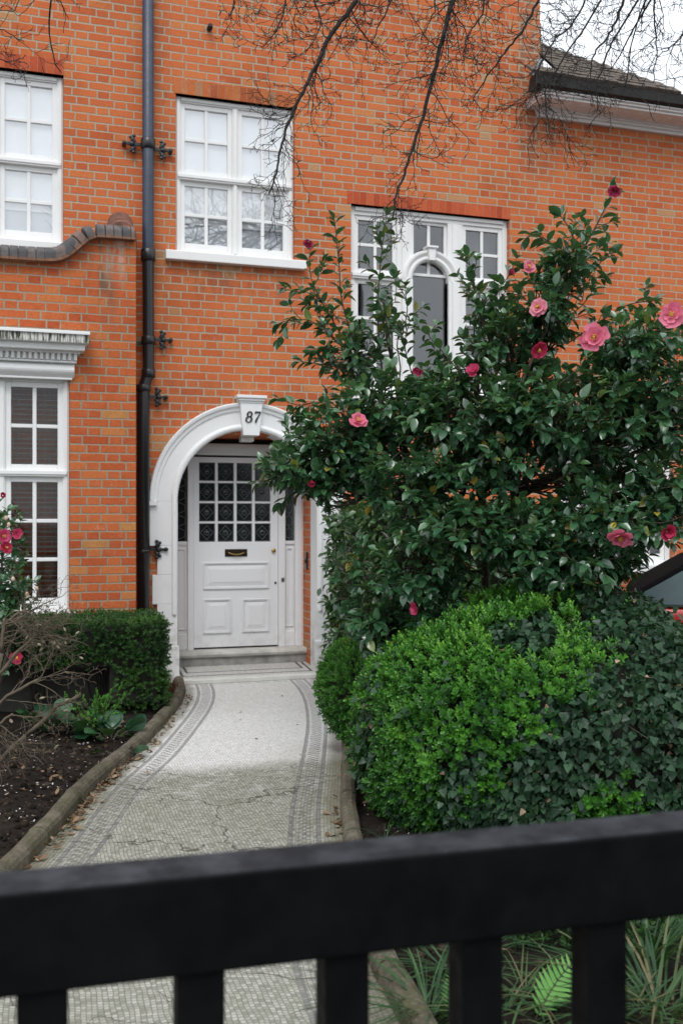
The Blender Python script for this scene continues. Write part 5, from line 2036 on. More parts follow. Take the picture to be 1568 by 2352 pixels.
dv = rand_dirs(40000)
nrm_eps = .02
for v in dv:
    v = Vector(v)
    if v.dot(FW) > .55 and v.z < .5 and rng.random() < .75:
        continue
    p = mound_pt(v)
    t1 = v.orthogonal().normalized()
    t2 = v.cross(t1)
    nn = (mound_pt((v + t1 * nrm_eps).normalized()) - p).cross(mound_pt((v + t2 * nrm_eps).normalized()) - p)
    if nn.length < 1e-9:
        continue
    nn.normalize()
    if nn.dot(p - MC) < 0:
        nn = -nn
    side = (p - MC).dot(RT)
    p.z -= .60 * max(0, side - .28) ** 1.1
    p += nn * (.05 * noise.noise(p * 2.3) + .025 * noise.noise(p * 7) + .028 * noise.noise(p * 16))
    if p.z < .04:
        continue
    x, y, d = proj(np.array(p))
    w1 = 80 * noise.noise(p * 3.1 + Vector((5, 0, 0))) + 55 * noise.noise(p * 8) + rng.normal(0, 14)
    w2 = 80 * noise.noise(p * 3.1 + Vector((0, 9, 0))) + 55 * noise.noise(p * 8 + Vector((4, 4, 4))) + rng.normal(0, 14)
    lime = inside(lime_poly, float(x) + w1, float(y) + w2)
    patch = noise.noise(p * 2.6 + Vector((3, 3, 3))) + .5 * noise.noise(p * 7)
    if not lime and patch > .34 and p.z < .78:
        lime = True
    if lime and patch < -.48:
        lime = False
    if v.dot(FW) > .2 and p.z > .6 and side < .3:
        lime = True
    if lime:
        if rng.random() < .52:
            P.append(tuple(p + nn * rng.normal(0.0, .014))); N.append(tuple(nn))
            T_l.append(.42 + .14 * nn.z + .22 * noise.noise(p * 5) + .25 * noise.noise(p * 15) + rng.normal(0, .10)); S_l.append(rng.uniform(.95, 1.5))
    for _k in range((2 if rng.random() < .85 else 1) if not lime else int(rng.random() < (.30 if p.z < .75 else .12))):
        dn = -UPV + nn * .55 - RT * .35 + Vector(rng.normal(0, .75, 3))
        tt = min(.94, max(.03, .42 + .2 * noise.noise(p * 4) + rng.normal(0, .16)))
        if rng.random() < .028:
            tt = rng.uniform(.94, 1.0)
        fo.add(tuple(p + nn * (rng.normal(.0, .022)) + Vector(rng.normal(0, .02, 3))), tuple(dn), tuple(nn + UPV * .7 + Vector(rng.normal(0, .6, 3))), rng.uniform(.020, .046) * (.7 if tt > .9 else 1), tt)
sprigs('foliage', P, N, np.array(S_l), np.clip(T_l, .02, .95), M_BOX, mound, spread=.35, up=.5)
fo.mesh('foliage', IVY_T, IVY_F, M_IVY, ivy)
# trailing ivy stems on the surface
st = MB()
for i in range(60):
    v = Vector(rand_dirs(1)[0])
    if v.dot(RT) < -.1 or v.dot(FW) > .3:
        continue
    pts = []
    w = Vector(rng.normal(0, .06, 3)) + Vector((0, 0, -.05))
    for k in range(7):
        vv_ = (v + w * k).normalized()
        q = mound_pt(vv_)
        q.z -= .60 * max(0, (q - MC).dot(RT) - .28) ** 1.1
        if q.z < .03:
            break
        pts.append(q + vv_ * .0)
    if len(pts) > 2:
        st = MB()
        st.tube(pts, .0028, 5)
        st.build('stem', M_BROWN, ivy, smooth=True)
# inner mass of twigs
c = MB()
n1, n2 = 40, 22
vs, fs = [], []
for j in range(n2 + 1):
    th_ = math.pi * j / n2
    for i in range(n1):
        ph = 2 * math.pi * i / n1
        v = Vector((math.sin(th_) * math.cos(ph), math.sin(th_) * math.sin(ph), math.cos(th_)))
        p = mound_pt(v)
        q = MC + (p - MC) * .90
        q.z -= .60 * max(0, (q - MC).dot(RT) - .28) ** 1.1
        q += v * .03 * noise.noise(q * 6)
        vs.append((q.x, q.y, max(q.z, -.02)))
for j in range(n2):
    for i in range(n1):
        fs.append((j * n1 + i, j * n1 + (i + 1) % n1, (j + 1) * n1 + (i + 1) % n1, (j + 1) * n1 + i))
c.add(vs, fs)
c.build('branches', M_CORE, mound, smooth=True)

# yellow-green shrub peeping over the mound by the car
q = at(1455, 1395, 6.15)
ys_ = thing('shrub', 'small yellow-green shrub between ivy mound and red car', 'shrub', (q.x, q.y, 0))
fo = Foliage()
tw = MB()
for i in range(15):
    tip = q + RT * rng.normal(0, .07) + UPV * rng.normal(-.03, .06) + FW * rng.normal(0, .08)
    pts = bez(Vector((q.x + rng.normal(0, .03), q.y, .0)), tip, RT * rng.normal(0, .04), 6)
    tw.tube(pts, [.006, .005, .004, .0035, .003, .002], 5)
    leafy_twig(fo, pts, .018, .045, tbase=.7, tvar=.1, start=.55, yel=0)
fo.mesh('foliage', OV_T, OV_F, leaf_mat('yellow_leaf', [(0, (.05, .10, .01)), (.6, (.16, .26, .02)), (1, (.40, .42, .05))], .4, .4, .25), ys_)
tw.build('stems', M_TWIG, ys_, smooth=True)
# darker needle-leaved undergrowth below the camellia
for px, py, d, lab in ((1190, 1380, 6.6, 'narrow-leaved dark shrub under the camellia stems'), (990, 1440, 6.4, 'feathery olive shrub low beside the hedge')):
    q = at(px, py, d)
    s_ = thing('shrub', lab, 'shrub', (q.x, q.y, 0))
    fo, tw = Foliage(), MB()
    for i in range(60):
        tip = q + RT * rng.normal(0, .20) + UPV * rng.normal(-.08, .10) + FW * rng.normal(0, .15)
        pts = bez(Vector((q.x + rng.normal(0, .06), q.y + rng.normal(0, .06), .0)), tip, RT * rng.normal(0, .05), 6)
        tw.tube(pts, [.006, .005, .004, .0035, .003, .002], 4)
        leafy_twig(fo, pts, .013, .04, tbase=.45, tvar=.15, start=.45, yel=0)
    fo.mesh('foliage', STRAP_T * np.array([1, 3, .3]), STRAP_F, leaf_mat('olive_leaf', [(0, (.02, .035, .008)), (.6, (.05, .085, .015)), (1, (.13, .16, .03))], .5, .3, .2), s_)
    tw.build('stems', M_TWIG, s_, smooth=True)

# ================================================================== bergenia clumps and seedlings in the left bed
BG_T, BG_F = stations([(0, .03), (.10, .16), (.30, .36), (.55, .42), (.78, .34), (.93, .17), (1.0, .03)], .22, -.28)
M_BERG = leaf_mat('bergenia_leaf', [(0, (.010, .040, .018)), (.5, (.020, .072, .034)), (.85, (.04, .115, .045)), (1, (.20, .15, .09))], .28, .5, .12)
for k_, (px, py, n_, sp, lab) in enumerate(((195, 1690, 13, .15, 'broad-leaved glossy plant nearest the hedge, with wavy upright leaves'), (255, 1700, 14, .15, 'broad-leaved glossy plant beside the left kerb'), (110, 1680, 12, .16, 'broad-leaved glossy plant behind the bare twigs'), (268, 1738, 3, .09, 'small flat rosette on the soil by the kerb'))):
    q = gnd(px, py, .03)
    b_ = thing('leafy_plant', lab, 'plant', (q.x, q.y, 0))
    fo, tw = Foliage(), MB()
    for i in range(n_):
        an = rng.uniform(0, 6.28)
        dirv = Vector((math.cos(an), math.sin(an), 0))
        bp = Vector((q.x, q.y, .02)) + dirv * rng.uniform(.01, .05)
        tp = bp + dirv * rng.uniform(.03, .10) + UPV * rng.uniform(.03, .12) * (sp / .2)
        tw.tube(bez(bp, tp, UPV * .02, 4), [.007, .006, .006, .005], 6)
        fo.add(tuple(tp), tuple(dirv * .8 + UPV * rng.uniform(.1, 1.3)), tuple(UPV - dirv * .4 + Vector(rng.normal(0, .35, 3))), sp * rng.uniform(.75, 1.25), rng.uniform(.15, .85))
    f_ = fo.mesh('leaves', BG_T, BG_F, M_BERG, b_)
    s_ = f_.modifiers.new('sub', 'SUBSURF'); s_.levels = s_.render_levels = 1
    tw.build('stalks', M_TWIG, b_, smooth=True)
q = gnd(225, 1690, .03)
sd = thing('seedling', 'airy bright green box seedling among the broad leaves', 'plant', (q.x, q.y, 0))
P, N, tw = [], [], MB()
for i in range(26):
    tip = Vector((q.x + rng.normal(0, .13), q.y + rng.normal(0, .1), rng.uniform(.10, .36)))
    pts = bez((q.x + rng.normal(0, .03), q.y + rng.normal(0, .03), 0), tip, UPV * .04, 6)
    tw.tube(pts, [.004, .0035, .003, .0026, .0022, .0018], 4)
    L_ = polyline_len(pts)
    for s in np.arange(L_ * .4, L_, .022):
        p, dd_ = sample_line(pts, s)
        P.append(tuple(p)); N.append(tuple(dd_ + Vector(rng.normal(0, .5, 3))))
sprigs('foliage', P, N, rng.uniform(.6, .95, len(P)), rng.uniform(.3, .8, len(P)), M_BOX, sd)
tw.build('stems', M_TWIG, sd, smooth=True)

# ================================================================== bare magnolia-like shrub at the left edge
def grow(mb, p, d, L_, r, lvl, tips, step=.035, droop=0.0, jit=.16, shoots=(7, 5, 3), ratio=(.5, .45), nside=5, rmin=.0012):
    pts, rad = [p.copy()], [r]
    n_ = max(3, int(L_ / step))
    d = d.normalized()
    for i in range(n_):
        d = (d + Vector(rng.normal(0, jit, 3)) + Vector((0, 0, droop))).normalized()
        p = p + d * (L_ / n_)
        pts.append(p.copy())
        rad.append(max(rmin, r * (1 - .62 * (i + 1) / n_)))
        if lvl < len(shoots) and i >= 1:
            pr = shoots[lvl] / n_
            while rng.random() < pr:
                sd_ = d.orthogonal().normalized()
                sd_.rotate(Matrix.Rotation(rng.uniform(0, 6.28), 3, d).to_quaternion())
                an = math.radians(rng.uniform(35, 70))
                nd_ = d * math.cos(an) + sd_ * math.sin(an)
                grow(mb, p.copy(), nd_, L_ * ratio[min(lvl, len(ratio) - 1)] * rng.uniform(.5, 1.3) * (1 - .45 * i / n_), max(rmin, rad[-1] * .62), lvl + 1, tips, step * .75, droop, jit * 1.15, shoots, ratio, 4, rmin)
                pr -= 1
    mb.tube(pts, rad, nside if lvl == 0 else (4 if lvl == 1 else 3), False)
    tips.append((pts[-1], d))


SB = at(-35, 1800, 5.5)
SB.z = 0
bs_ = thing('bare_shrub', 'leafless tan-twigged shrub with pointed buds reaching in from the left edge', 'shrub', SB)
br, tips = MB(), []
stems = [((60, 1690, 5.5), (185, 1595, 5.45), .013, 0), ((-10, 1560, 5.5), (110, 1440, 5.5), .012, 1), ((-40, 1480, 5.6), (60, 1400, 5.6), .010, 1), ((-30, 1640, 5.4), (90, 1560, 5.4), .010, 1), ((-50, 1720, 5.3), (30, 1640, 5.3), .009, 1), ((5, 1500, 5.5), (10, 1420, 5.5), .011, 1)]
for (a, b, r, go) in stems:
    A, B_ = at(*a), at(*b)
    pts = bez(SB + Vector((rng.normal(0, .02), rng.normal(0, .02), 0)), A, RT * -.05, 6, .006)
    br.tube(pts, list(np.linspace(r * 1.25, r, 6)), 7)
    pts = bez(A, B_, UPV * .02, 6, .005)
    br.tube(pts, list(np.linspace(r, r * .7, 6)), 7)
    if go:
        for k in range(7):
            p, d = sample_line(pts, polyline_len(pts) * rng.uniform(.2, 1))
            grow(br, p, RT * rng.uniform(.5, 1.0) + UPV * rng.normal(.08, .30) - FW * rng.uniform(-.4, .3), rng.uniform(.22, .42), r * .34, 0, tips, .03, .0, .17, (7, 5, 2))
br.build('branches', M_BROWN, bs_, smooth=True)
mbud = MB()
mbud.ball((0, 0, .014), (.0062, .0062, .016), 7, 6)
b0 = None
random.shuffle(tips)
cnt = 0
for p, d in tips:
    x, y, dd_ = proj(np.array(p))
    if not (0 < x < 260 and 1350 < y < 1720):
        continue
    if b0 is None:
        b0 = mbud.build('bud', simple('furry_bud', (.28, .25, .16), .8, .25, 60), bs_, smooth=True)
        b_ = b0
    else:
        b_ = b0.copy()
        COL.objects.link(b_)
    b_.parent = bs_
    b_.location = p - SB
    b_.rotation_euler = d.to_track_quat('Z', 'Y').to_euler()
    cnt += 1
    if cnt > 24:
        break

# ================================================================== grasses and ferns just inside the gate
M_GRASS = leaf_mat('grass_blade', [(0, (.012, .032, .010)), (.5, (.030, .085, .032)), (.8, (.07, .14, .05)), (1, (.20, .155, .08))], .45, .4, .25)


def clump(px, py, n_, size, lab, spread=.04, lean=(0, 0, 0), tlo=.2, thi=.8, name='grass_clump', z=.03):
    q = gnd(px, py, z)
    th = thing(name, lab, 'grass', (q.x, q.y, 0))
    O, AX, AZ, S, tt = [], [], [], [], []
    for i in range(n_):
        an = rng.uniform(0, 6.28)
        dirv = Vector((math.cos(an), math.sin(an), 0))
        O.append((q.x + dirv.x * spread * rng.random(), q.y + dirv.y * spread * rng.random(), z - .01))
        up = rng.uniform(.7, 1.9)
        AX.append(tuple(dirv + UPV * up + Vector(lean)))
        AZ.append(tuple(UPV * 1.0 - dirv * up * .9))
        S.append(size * rng.uniform(.55, 1.15))
        tt.append(rng.uniform(tlo, thi))
    ob_ = scatter('blades', STRAP_T, STRAP_F, np.array(O), np.array(AX), np.array(AZ), np.array(S), np.array(tt), M_GRASS, th)
    return th


clump(985, 2330, 60, .30, 'arching blue-green grass clump beside the right kerb, nearest the gate', .06)
clump(1040, 2240, 40, .24, 'arching grass clump just behind the nearest one, by the kerb', .05)
clump(1210, 2290, 40, .24, 'thin grass tuft left of the bright fern', .06, tlo=.4, thi=1.0)
clump(1340, 2320, 46, .22, 'wispy brown-tipped grass right of the bright fern', .08, tlo=.4, thi=1.0)
clump(1520, 2320, 110, .34, 'tall tangled grass at the lower right corner', .12, tlo=.3, thi=1.0)
clump(1490, 2210, 50, .36, 'upright green grass stems at right, behind the tangled grass', .07, (0, 0, 1.2))
clump(1150, 2340, 40, .20, 'low dry grass at the foot of the fern', .10, tlo=.5, thi=1.0)
clump(880, 1925, 14, .16, 'few thin grass blades at the foot of the ivy mound by the kerb', .05)
clump(1440, 2345, 60, .2, 'dry olive grass at the bottom edge right of the fern', .12, tlo=.4, thi=1.0)


def fern(base_px, tip_px, d0, d1, mat, lab, wid=.075, nfr=1, extra=()):
    B_ = gnd(base_px[0], base_px[1], .03)
    th = thing('fern', lab, 'fern', (B_.x, B_.y, 0))
    fo, ra = Foliage(), MB()
    lst = [(B_, at(tip_px[0], tip_px[1], d1), wid)] + [(B_, at(x, y, d), w) for x, y, d, w in extra]
    for a, b, w_ in lst:
        pts = bez(a, b, UPV * .03, 14)
        ra.tube(pts, list(np.linspace(.0028, .0008, 14)), 5)
        L_ = polyline_len(pts)
        view = TOCAM(a)
        for k, s in enumerate(np.arange(L_ * .12, L_ * .99, L_ / 15)):
            p, dd_ = sample_line(pts, s)
            sd_ = dd_.cross(view).normalized()
            q = s / L_
            ln = w_ * min(1, q * 3.0) * (1 - q) ** .62 * 1.25 + .006
            for sg_ in (-1, 1):
                fo.add(tuple(p), tuple(sd_ * sg_ + dd_ * .55 + UPV * .05), tuple(view + UPV * .5 + Vector(rng.normal(0, .12, 3))), ln * rng.uniform(.93, 1.05), .55 + rng.normal(0, .08))
    FT, FF = stations([(0, .07), (.15, .115), (.45, .10), (.75, .06), (1.0, .004)], .2, -.12)
    fo.mesh('fronds', FT, FF, mat, th)
    ra.build('stems', M_TWIG, th, smooth=True)
    return th


M_FERN = leaf_mat('fern_frond', [(0, (.05, .16, .03)), (.5, (.14, .36, .08)), (1, (.24, .48, .12))], .5, .3, .3)
M_FERND = leaf_mat('dark_fern_frond', [(0, (.02, .07, .015)), (.5, (.05, .16, .03)), (1, (.12, .24, .05))], .5, .3, .25)
fern((1225, 2352), (1338, 2196), 3.0, 3.02, M_FERN, 'bright green fern frond seen between the gate bars', .068)
fern((1040, 2350), (1048, 2215), 3.0, 3.05, M_FERND, 'dark green fern behind the grass near the right kerb', .045, 1, ((1075, 2245, 3.0, .04),))
q = gnd(1330, 2150, .03)
gc = thing('ground_cover', 'low leafy sprigs at the foot of the ivy mound, seen under the gate rail', 'plant', (q.x, q.y, 0))
P, N = [], []
for i in range(420):
    e = gnd(rng.uniform(1150, 1560), rng.uniform(2105, 2200), .03)
    P.append((e.x, e.y, rng.uniform(.03, .12))); N.append((rng.normal(0, .5), rng.normal(-.2, .5), 1))
sprigs('foliage', P, N, rng.uniform(.7, 1.2, len(P)), rng.uniform(.15, .7, len(P)), M_BOXD, gc)
# a rusty dead heather by the end of the left kerb
q = Vector((1.19, 9.0, 0)) + Vector((.0, -.25, 0))
dh = thing('dead_plant', 'small rusty-brown dead tuft at the end of the left kerb', 'plant', (q.x, q.y, 0))
O, AX, AZ, S, tt = [], [], [], [], []
for i in range(160):
    an = rng.uniform(0, 6.28)
    dirv = Vector((math.cos(an), math.sin(an), 0))
    O.append((q.x + rng.normal(0, .05), q.y + rng.normal(0, .12), 0.02)); AX.append(tuple(dirv + UPV * 1.6)); AZ.append(tuple(UPV - dirv)); S.append(rng.uniform(.10, .22)); tt.append(rng.random())
scatter('blades', STRAP_T, STRAP_F, np.array(O), np.array(AX), np.array(AZ), np.array(S), np.array(tt), leaf_mat('rusty_blade', [(0, (.04, .012, .006)), (1, (.15, .05, .02))], .7, .2, .1), dh)
# ------------------------------------------------------------------ bare street tree overhead
TB = Vector((5.6, 2.2, 0))
tree = thing('bare_tree', 'leafless tree whose thin dark branches hang down in front of the upper house wall', 'tree', TB)
tk = MB()
tk.tube(bez(TB + Vector((0, 0, -.1)), (5.4, 2.3, 6.2), (.08, 0, 0), 10, .02), list(np.linspace(.24, .17, 10)), 14)
tk.build('trunk', M_TREE, tree, smooth=True)
CRN = Vector((5.4, 2.3, 6.0))
limbs = [  # image path, depth, radius at the top
    ([(872, -150), (815, 0), (768, 65), (728, 145), (690, 222), (655, 300), (640, 370), (618, 445)], 5.4, .015, 1.0),
    ([(1075, -150), (1040, 0), (1005, 130), (970, 265), (940, 365), (912, 440), (902, 500)], 5.5, .015, 1.0),
    ([(1290, -120), (1232, 5), (1195, 75), (1150, 130), (1105, 195), (1082, 238)], 5.6, .009, .8),
    ([(1480, -130), (1430, 5), (1400, 75), (1362, 128), (1355, 180)], 5.2, .009, .9),
    ([(1370, -100), (1330, 30), (1260, 110), (1230, 190), (1240, 260)], 5.3, .006, .8),
    ([(1505, -120), (1500, -10), (1508, 100), (1500, 190)], 5.1, .006, .9),
    ([(1640, -120), (1600, 0), (1568, 80), (1510, 130)], 5.1, .007, .9),
    ([(1400, 100), (1372, 190), (1378, 260)], 5.2, .005, .6),
    ([(1345, 60), (1290, 140), (1255, 200), (1260, 300)], 5.3, .005, .7),
    ([(560, -120), (545, -30), (535, 20), (520, 45)], 5.5, .005, .45),
    ([(640, -100), (655, -10), (640, 60), (600, 110)], 5.5, .006, .7),
    ([(700, -120), (720, -10), (735, 60), (700, 120)], 5.5, .006, .8),
    ([(930, -120), (900, -10), (870, 60), (850, 110)], 5.5, .006, .8),
    ([(985, -100), (1000, 0), (985, 50), (965, 90)], 5.4, .005, .6),
    ([(1120, -100), (1110, 20), (1075, 80), (1060, 150)], 5.5, .006, .9),
    ([(-90, -40), (-30, 40), (20, 75), (55, 95)], 5.6, .004, .35),
    ([(-90, 60), (-30, 120), (20, 140), (60, 128)], 5.6, .004, .35),
    ([(60, -80), (50, -20), (40, 10), (30, 25)], 5.6, .003, .3)]
nb = 0
for pxs, d, r, dens in limbs:
    cp_ = [at(x, y, d) for x, y in pxs]
    pts = []
    for i in range(len(cp_) - 1):
        p0, p1, p2, p3 = cp_[max(i - 1, 0)], cp_[i], cp_[i + 1], cp_[min(i + 2, len(cp_) - 1)]
        for q in np.linspace(0, 1, 7, endpoint=False):
            w = .5 * ((2 * p1) + (p2 - p0) * q + (2 * p0 - 5 * p1 + 4 * p2 - p3) * q * q + (3 * p1 - p0 - 3 * p2 + p3) * q ** 3)
            pts.append(w + Vector(rng.normal(0, .0035, 3)))
    pts.append(cp_[-1])
    b_ = MB()
    # carry the limb back, out of the frame, to the crown of the tree
    up = pts[0]
    mid = up.lerp(CRN, .5)
    mid.z = max(up.z, CRN.z) + .75
    back = []
    for q in [float(_q) for _q in np.linspace(0, 1, 12)]:
        back.append((1 - q) ** 2 * CRN + 2 * q * (1 - q) * mid + q * q * up + Vector(rng.normal(0, .05, 3)) * (q * (1 - q) * 4))
    b_.tube(back + pts[1:], list(np.linspace(max(.026, r * 2.2), r, 12)) + list(np.linspace(r, max(.0022, r * .28), len(pts) - 1)), 7)
    tips = []
    for k in range(3, 11):
        dd_ = (back[k] - back[k - 1]).normalized()
        for _j in range(2):
            grow(b_, back[k].copy(), dd_ * .7 + Vector(rng.normal(0, .6, 3)) + Vector((0, 0, .25)), rng.uniform(.5, 1.0), .008, 0, tips, .07, .0, .16, (5, 2), (.45, .5), 4, .002)
    L_ = polyline_len(pts)
    s = .02
    while s < L_:
        p, dd_ = sample_line(pts, s)
        q = s / L_
        sd_ = dd_.orthogonal().normalized()
        sd_.rotate(Matrix.Rotation(rng.uniform(0, 6.28), 3, dd_).to_quaternion())
        an = math.radians(rng.uniform(30, 75))
        ln = rng.uniform(.14, .46) * (1.15 - .45 * q)
        grow(b_, p, dd_ * math.cos(an) + sd_ * math.sin(an), ln, max(.0022, r * .30 * (1 - .5 * q)), 0, tips, .028, -.015 , .21, (7.0, 4.0), (.45, .5), 4, .0014)
        s += rng.uniform(.026, .056) / dens
    b_.build('branch', M_TREE, tree, smooth=True)

# dry creeper hanging from the gutter corner
q = Vector((PX(1215, F), F - .12, PZ(1215, 215, F)))
cr = thing('dry_creeper', 'tangle of dry creeper stems at the gutter corner beside the tall wall', 'creeper', (q.x, q.y, q.z))
b_, tips = MB(), []
for i in range(13):
    p = q + Vector((rng.normal(.05, .13), rng.normal(0, .05), rng.normal(.05, .10)))
    grow(b_, p, Vector((rng.normal(0, .6), rng.normal(-.1, .25), rng.normal(-.3, .5))), rng.uniform(.18, .40), .006, 0, tips, .03, -.03, .25, (5, 3), (.5, .5), 4, .0024)
b_.build('stems', M_TREE, cr, smooth=True)

# ------------------------------------------------------------------ red car parked in front of the wing
CA = at(1462, 1393, 7.5)                      # where the black roof meets the tail
ZB = CA.z                                     # window sill height
MR = NT('car_red')
MR.set((.50, .018, .016), .28, 0, .5)
MR.b.inputs['Coat Weight'].default_value = .7
MR = MR.mat
M_TYRE = simple('tyre', (.012, .012, .012), .85, .2, 20)
M_ALLOY = simple('alloy', (.45, .45, .46), .35, .1, 20, metal=.9)
M_CARGLASS = simple('car_glass', (.045, .075, .082), .15, .3, 3, spec=.5)
M_SOFT = simple('soft_top', (.005, .005, .006), .9, .3, 40, bump=.2, spec=.04)
cx0, cy0 = CA.x, CA.y
yA, yB = cy0, cy0 + 1.62
nose, tail = cx0 + 3.15, cx0 - .62
car = thing('parked_car', 'red car with a black roof parked beyond the ivy mound at the right edge', 'car', (cx0, cy0, 0))
low = .20
side = [(tail + .08, low), (tail, .50), (tail + .03, ZB - .08), (tail + .16, ZB - .012), (cx0, ZB), (cx0 + 2.45, ZB - .02), (nose - .35, ZB - .12), (nose - .05, ZB - .24), (nose, .42), (nose - .1, low)]
body = MB()
body.prism(list(reversed(side)), yA, yB)
body.build('body', MR, car, bevel=.055, seg=4)
gx = [(cx0 - .04, ZB - .004), (cx0 - .02, ZB + .10), (cx0 + .42, ZB + .36), (cx0 + .85, ZB + .50), (cx0 + 1.5, ZB + .52), (cx0 + 1.95, ZB + .42), (cx0 + 2.55, ZB - .02)]
gh = MB()
n = len(gx)
vs = [(x, yA + .045 + .10 * max(0, (z - ZB) / .52), z) for x, z in gx] + [(x, yB - .045 - .10 * max(0, (z - ZB) / .52), z) for x, z in gx]
gh.add(vs, [tuple(reversed(range(n))), tuple(range(n, 2 * n))] + [(i, (i + 1) % n, (i + 1) % n + n, i + n) for i in range(n)])
gh.build('roof', M_SOFT, car, bevel=.03, seg=3)
wp = [(cx0 + .13, ZB + .012), (cx0 + .06, ZB + .03), (cx0 + .035, ZB + .065), (cx0 + .055, ZB + .105), (cx0 + .43, ZB + .325), (cx0 + .88, ZB + .425), (cx0 + 1.45, ZB + .44), (cx0 + 1.85, ZB + .35), (cx0 + 2.32, ZB + .012)]
wn = MB()
n = len(wp)
f_ = lambda x, z, o_: (x, yA + .045 + .10 * max(0, (z - ZB) / .52) - o_, z)
vs = [f_(x, z, .012) for x, z in wp] + [f_(x, z, -.01) for x, z in wp]
wn.add(vs, [tuple(range(n)), tuple(reversed(range(n, 2 * n)))] + [(i, i + n, (i + 1) % n + n, (i + 1) % n) for i in range(n)])
wn.build('side_window', M_CARGLASS, car, bevel=.004)
tr = MB()
tr.box(cx0 - .02, cx0 + 2.45, yA + .004, yA + .05, ZB - .004, ZB + .011)
tr.build('window_trim', M_BLACK, car, bevel=.003)
mi = MB()
mi.ball((cx0 + 2.1, yA - .09, ZB + .07), (.06, .10, .07), 12, 8)
mi.build('wing_mirror', MR, car, smooth=True)
hd = MB()
hd.box(cx0 + .95, cx0 + 1.12, yA - .022, yA + .01, ZB - .10, ZB - .075)
hd.build('door_handle', M_BLACK, car, bevel=.006)
for yy in (yA + .2, yB - .2):
    h = MB()
    h.ball((nose - .10, yy, .60), (.13, .14, .07), 12, 8)
    h.build('headlight', M_ALLOY, car, smooth=True)
    h = MB()
    h.ball((tail + .04, yy, .70), (.06, .12, .06), 12, 8)
    h.build('tail_light', simple('tail_red', (.30, .01, .01), .2, .1), car, smooth=True)
for xx in (nose - .72, tail + .70):
    for yy, sg_ in ((yA - .004, 1), (yB + .004, -1)):
        w = MB()
        w.tube([(xx, yy, .30), (xx, yy + sg_ * .02, .30), (xx, yy + sg_ * .18, .30), (xx, yy + sg_ * .20, .30)], [.27, .30, .30, .27], 28)
        wo = w.build('wheel', M_TYRE, car, smooth=False)
        w = MB()
        w.tube([(xx, yy - sg_ * .006, .30), (xx, yy + sg_ * .03, .30)], [.19, .20], 22)
        for k in range(5):
            an = 2 * math.pi * k / 5
            w.obox((xx + .10 * math.cos(an), yy - sg_ * .012, .30 + .10 * math.sin(an)), (.09 * math.cos(an), 0, .09 * math.sin(an)), (0, .008, 0), (-.02 * math.sin(an), 0, .02 * math.cos(an)))
        w.build('rim', M_ALLOY, wo)
car.rotation_euler = (0, 0, math.radians(-32))

# ------------------------------------------------------------------ black timber gate in the foreground
GA = math.radians(-1.9)
GD = Vector((math.cos(GA), math.sin(GA), 0))
GN = Vector((-GD.y, GD.x, 0))
# front face of the rail passes through this point (measured at the left edge of the photo)
G0 = at(0, 2056, 1.335)
ZT = G0.z
RH = .142
gate = thing('garden_gate', 'black painted timber gate with thick top rail and square pickets, nearest the viewer', 'gate', (G0.x + .6, G0.y, 0))


def gbar(s0, s1, n0, n1, z0, z1, name, bevel=.006):
    m = MB()
    vs = []
    for z in (z0, z1):
        for s, nn in ((s0, n0), (s1, n0), (s1, n1), (s0, n1)):
            p = Vector((G0.x, G0.y, 0)) + GD * s + GN * nn
            vs.append((p.x, p.y, z))
    m.add(vs, [(0, 3, 2, 1), (4, 5, 6, 7), (0, 1, 5, 4), (1, 2, 6, 5), (2, 3, 7, 6), (3, 0, 4, 7)])
    return m.build(name, M_GATE, gate, bevel=bevel, seg=3)


def s_of(px):
    """where a sight line through px meets the gate's plane"""
    rx = FPX * SN + (px - CX) * CS
    ry = FPX * CS - (px - CX) * SN
    a = np.array([[rx, -GD.x], [ry, -GD.y]])
    k, s = np.linalg.solve(a, np.array([G0.x, G0.y]))
    return s


S0, S1 = -.95, s_of(1568) + 1.1
gbar(S0, S1, 0.0, .098, ZT - RH, ZT, 'top_rail', .007)
gbar(S0, S1, .008, .085, .10, .22, 'bottom_rail')
for a, b in ((S0 + .001, S0 + .10), (S1 - .10, S1 - .001)):
    gbar(a, b, .004, .094, .02, ZT - RH - .001, 'stile')
edges = [(37, 156), (413, 523), (760, 860), (1072, 1163), (1358, 1454)]
ss = [((s_of(a) + s_of(b)) / 2, s_of(b) - s_of(a)) for a, b in edges]
pit = (ss[-1][0] - ss[0][0]) / 4
wid_ = float(np.mean([q[1] for q in ss]))
print('picket', pit, wid_, ZT, S0, S1)
s = ss[0][0] - 2 * pit
while s < S1 - .14:
    if s > S0 + .14:
        gbar(s - wid_ / 2, s + wid_ / 2, .012, .075, .221, ZT - RH - .0005, 'picket', .004)
    s += pit

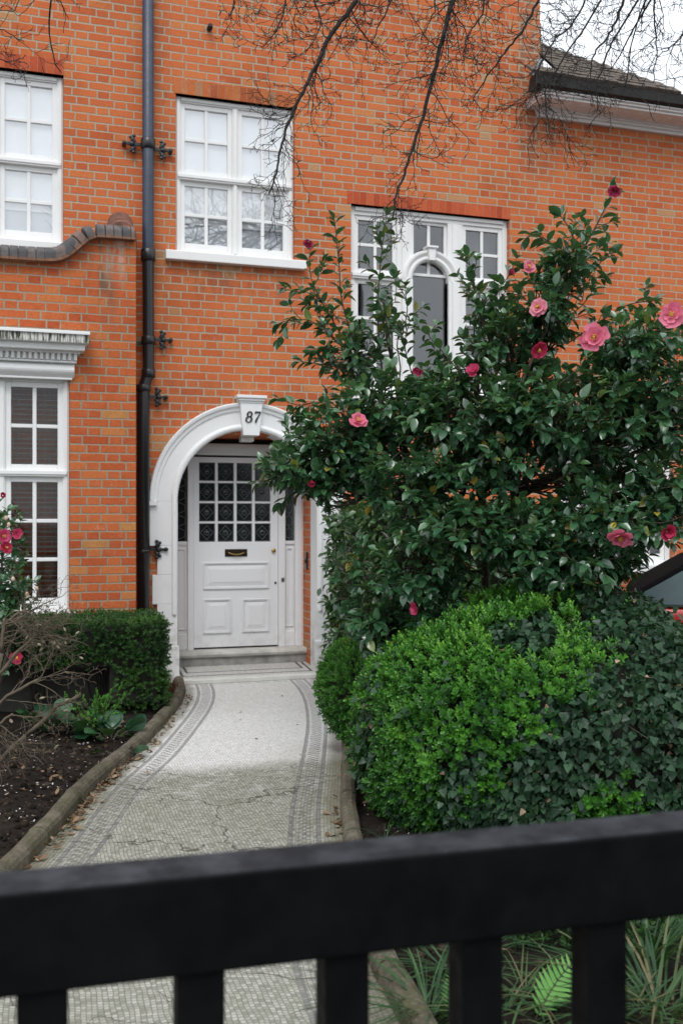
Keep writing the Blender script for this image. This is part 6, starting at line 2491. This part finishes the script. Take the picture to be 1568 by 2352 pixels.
# ------------------------------------------------------------------ light, sky, camera
w = bpy.data.worlds.new('World')
SC.world = w
w.use_nodes = True
nt = w.node_tree
bg = nt.nodes['Background']
sky = nt.nodes.new('ShaderNodeTexSky')
sky.sky_type = 'NISHITA'
sky.sun_disc = False
sky.sun_elevation = math.radians(52)
sky.sun_rotation = math.radians(200)
sky.air_density, sky.dust_density, sky.ozone_density = 1.0, 3.0, 1.0
tc = nt.nodes.new('ShaderNodeTexCoord')
sp = nt.nodes.new('ShaderNodeSeparateXYZ')
nt.links.new(tc.outputs['Generated'], sp.inputs[0])
mr = nt.nodes.new('ShaderNodeMapRange')
for i, v in enumerate((0, -.05, 1.0, 7.6, 13.5)):
    if i:
        mr.inputs[i].default_value = v
nt.links.new(sp.outputs[2], mr.inputs[0])
cl = nt.nodes.new('ShaderNodeMix')
cl.data_type, cl.blend_type = 'RGBA', 'MULTIPLY'
cl.inputs[0].default_value = 1.0
cl.inputs[6].default_value = (.93, .98, 1.04, 1)
nt.links.new(mr.outputs[0], cl.inputs[7])
mx = nt.nodes.new('ShaderNodeMix')
mx.data_type = 'RGBA'
mx.inputs[0].default_value = .88            # thick cloud veils the clear sky
nt.links.new(sky.outputs[0], mx.inputs[6])
nt.links.new(cl.outputs[2], mx.inputs[7])
nt.links.new(mx.outputs[2], bg.inputs[0])
bg.inputs[1].default_value = .10

sl_ = bpy.data.lights.new('sun', 'SUN')
sl_.energy = .9
sl_.angle = math.radians(25)
sl_.color = (1.0, .98, .95)
so = bpy.data.objects.new('sun', sl_)
COL.objects.link(so)
el, az_ = math.radians(52), math.radians(200)
dirv = Vector((math.sin(az_) * math.cos(el), math.cos(az_) * math.cos(el), math.sin(el)))
so.rotation_euler = dirv.to_track_quat('Z', 'Y').to_euler()

cd = bpy.data.cameras.new('camera')
cd.sensor_fit = 'HORIZONTAL'
cd.sensor_width = 24
cd.lens = FPX / 1568 * 24
cd.shift_y = (HY - 1176) / 1568
cd.clip_start, cd.clip_end = .05, 1500
cd.dof.use_dof = True
cd.dof.focus_distance = 5.2
cd.dof.aperture_fstop = 3.4
co = bpy.data.objects.new('camera', cd)
co.location = (0, 0, EYE)
co.rotation_euler = (math.pi / 2, 0, -PSI)
COL.objects.link(co)
SC.camera = co
SC.view_settings.view_transform = 'Standard'
SC.view_settings.look = 'None'
SC.view_settings.exposure = .54
SC.view_settings.gamma = 1
SC.cycles.max_bounces = 8
SC.cycles.transparent_max_bounces = 12
SC.cycles.use_denoising = True
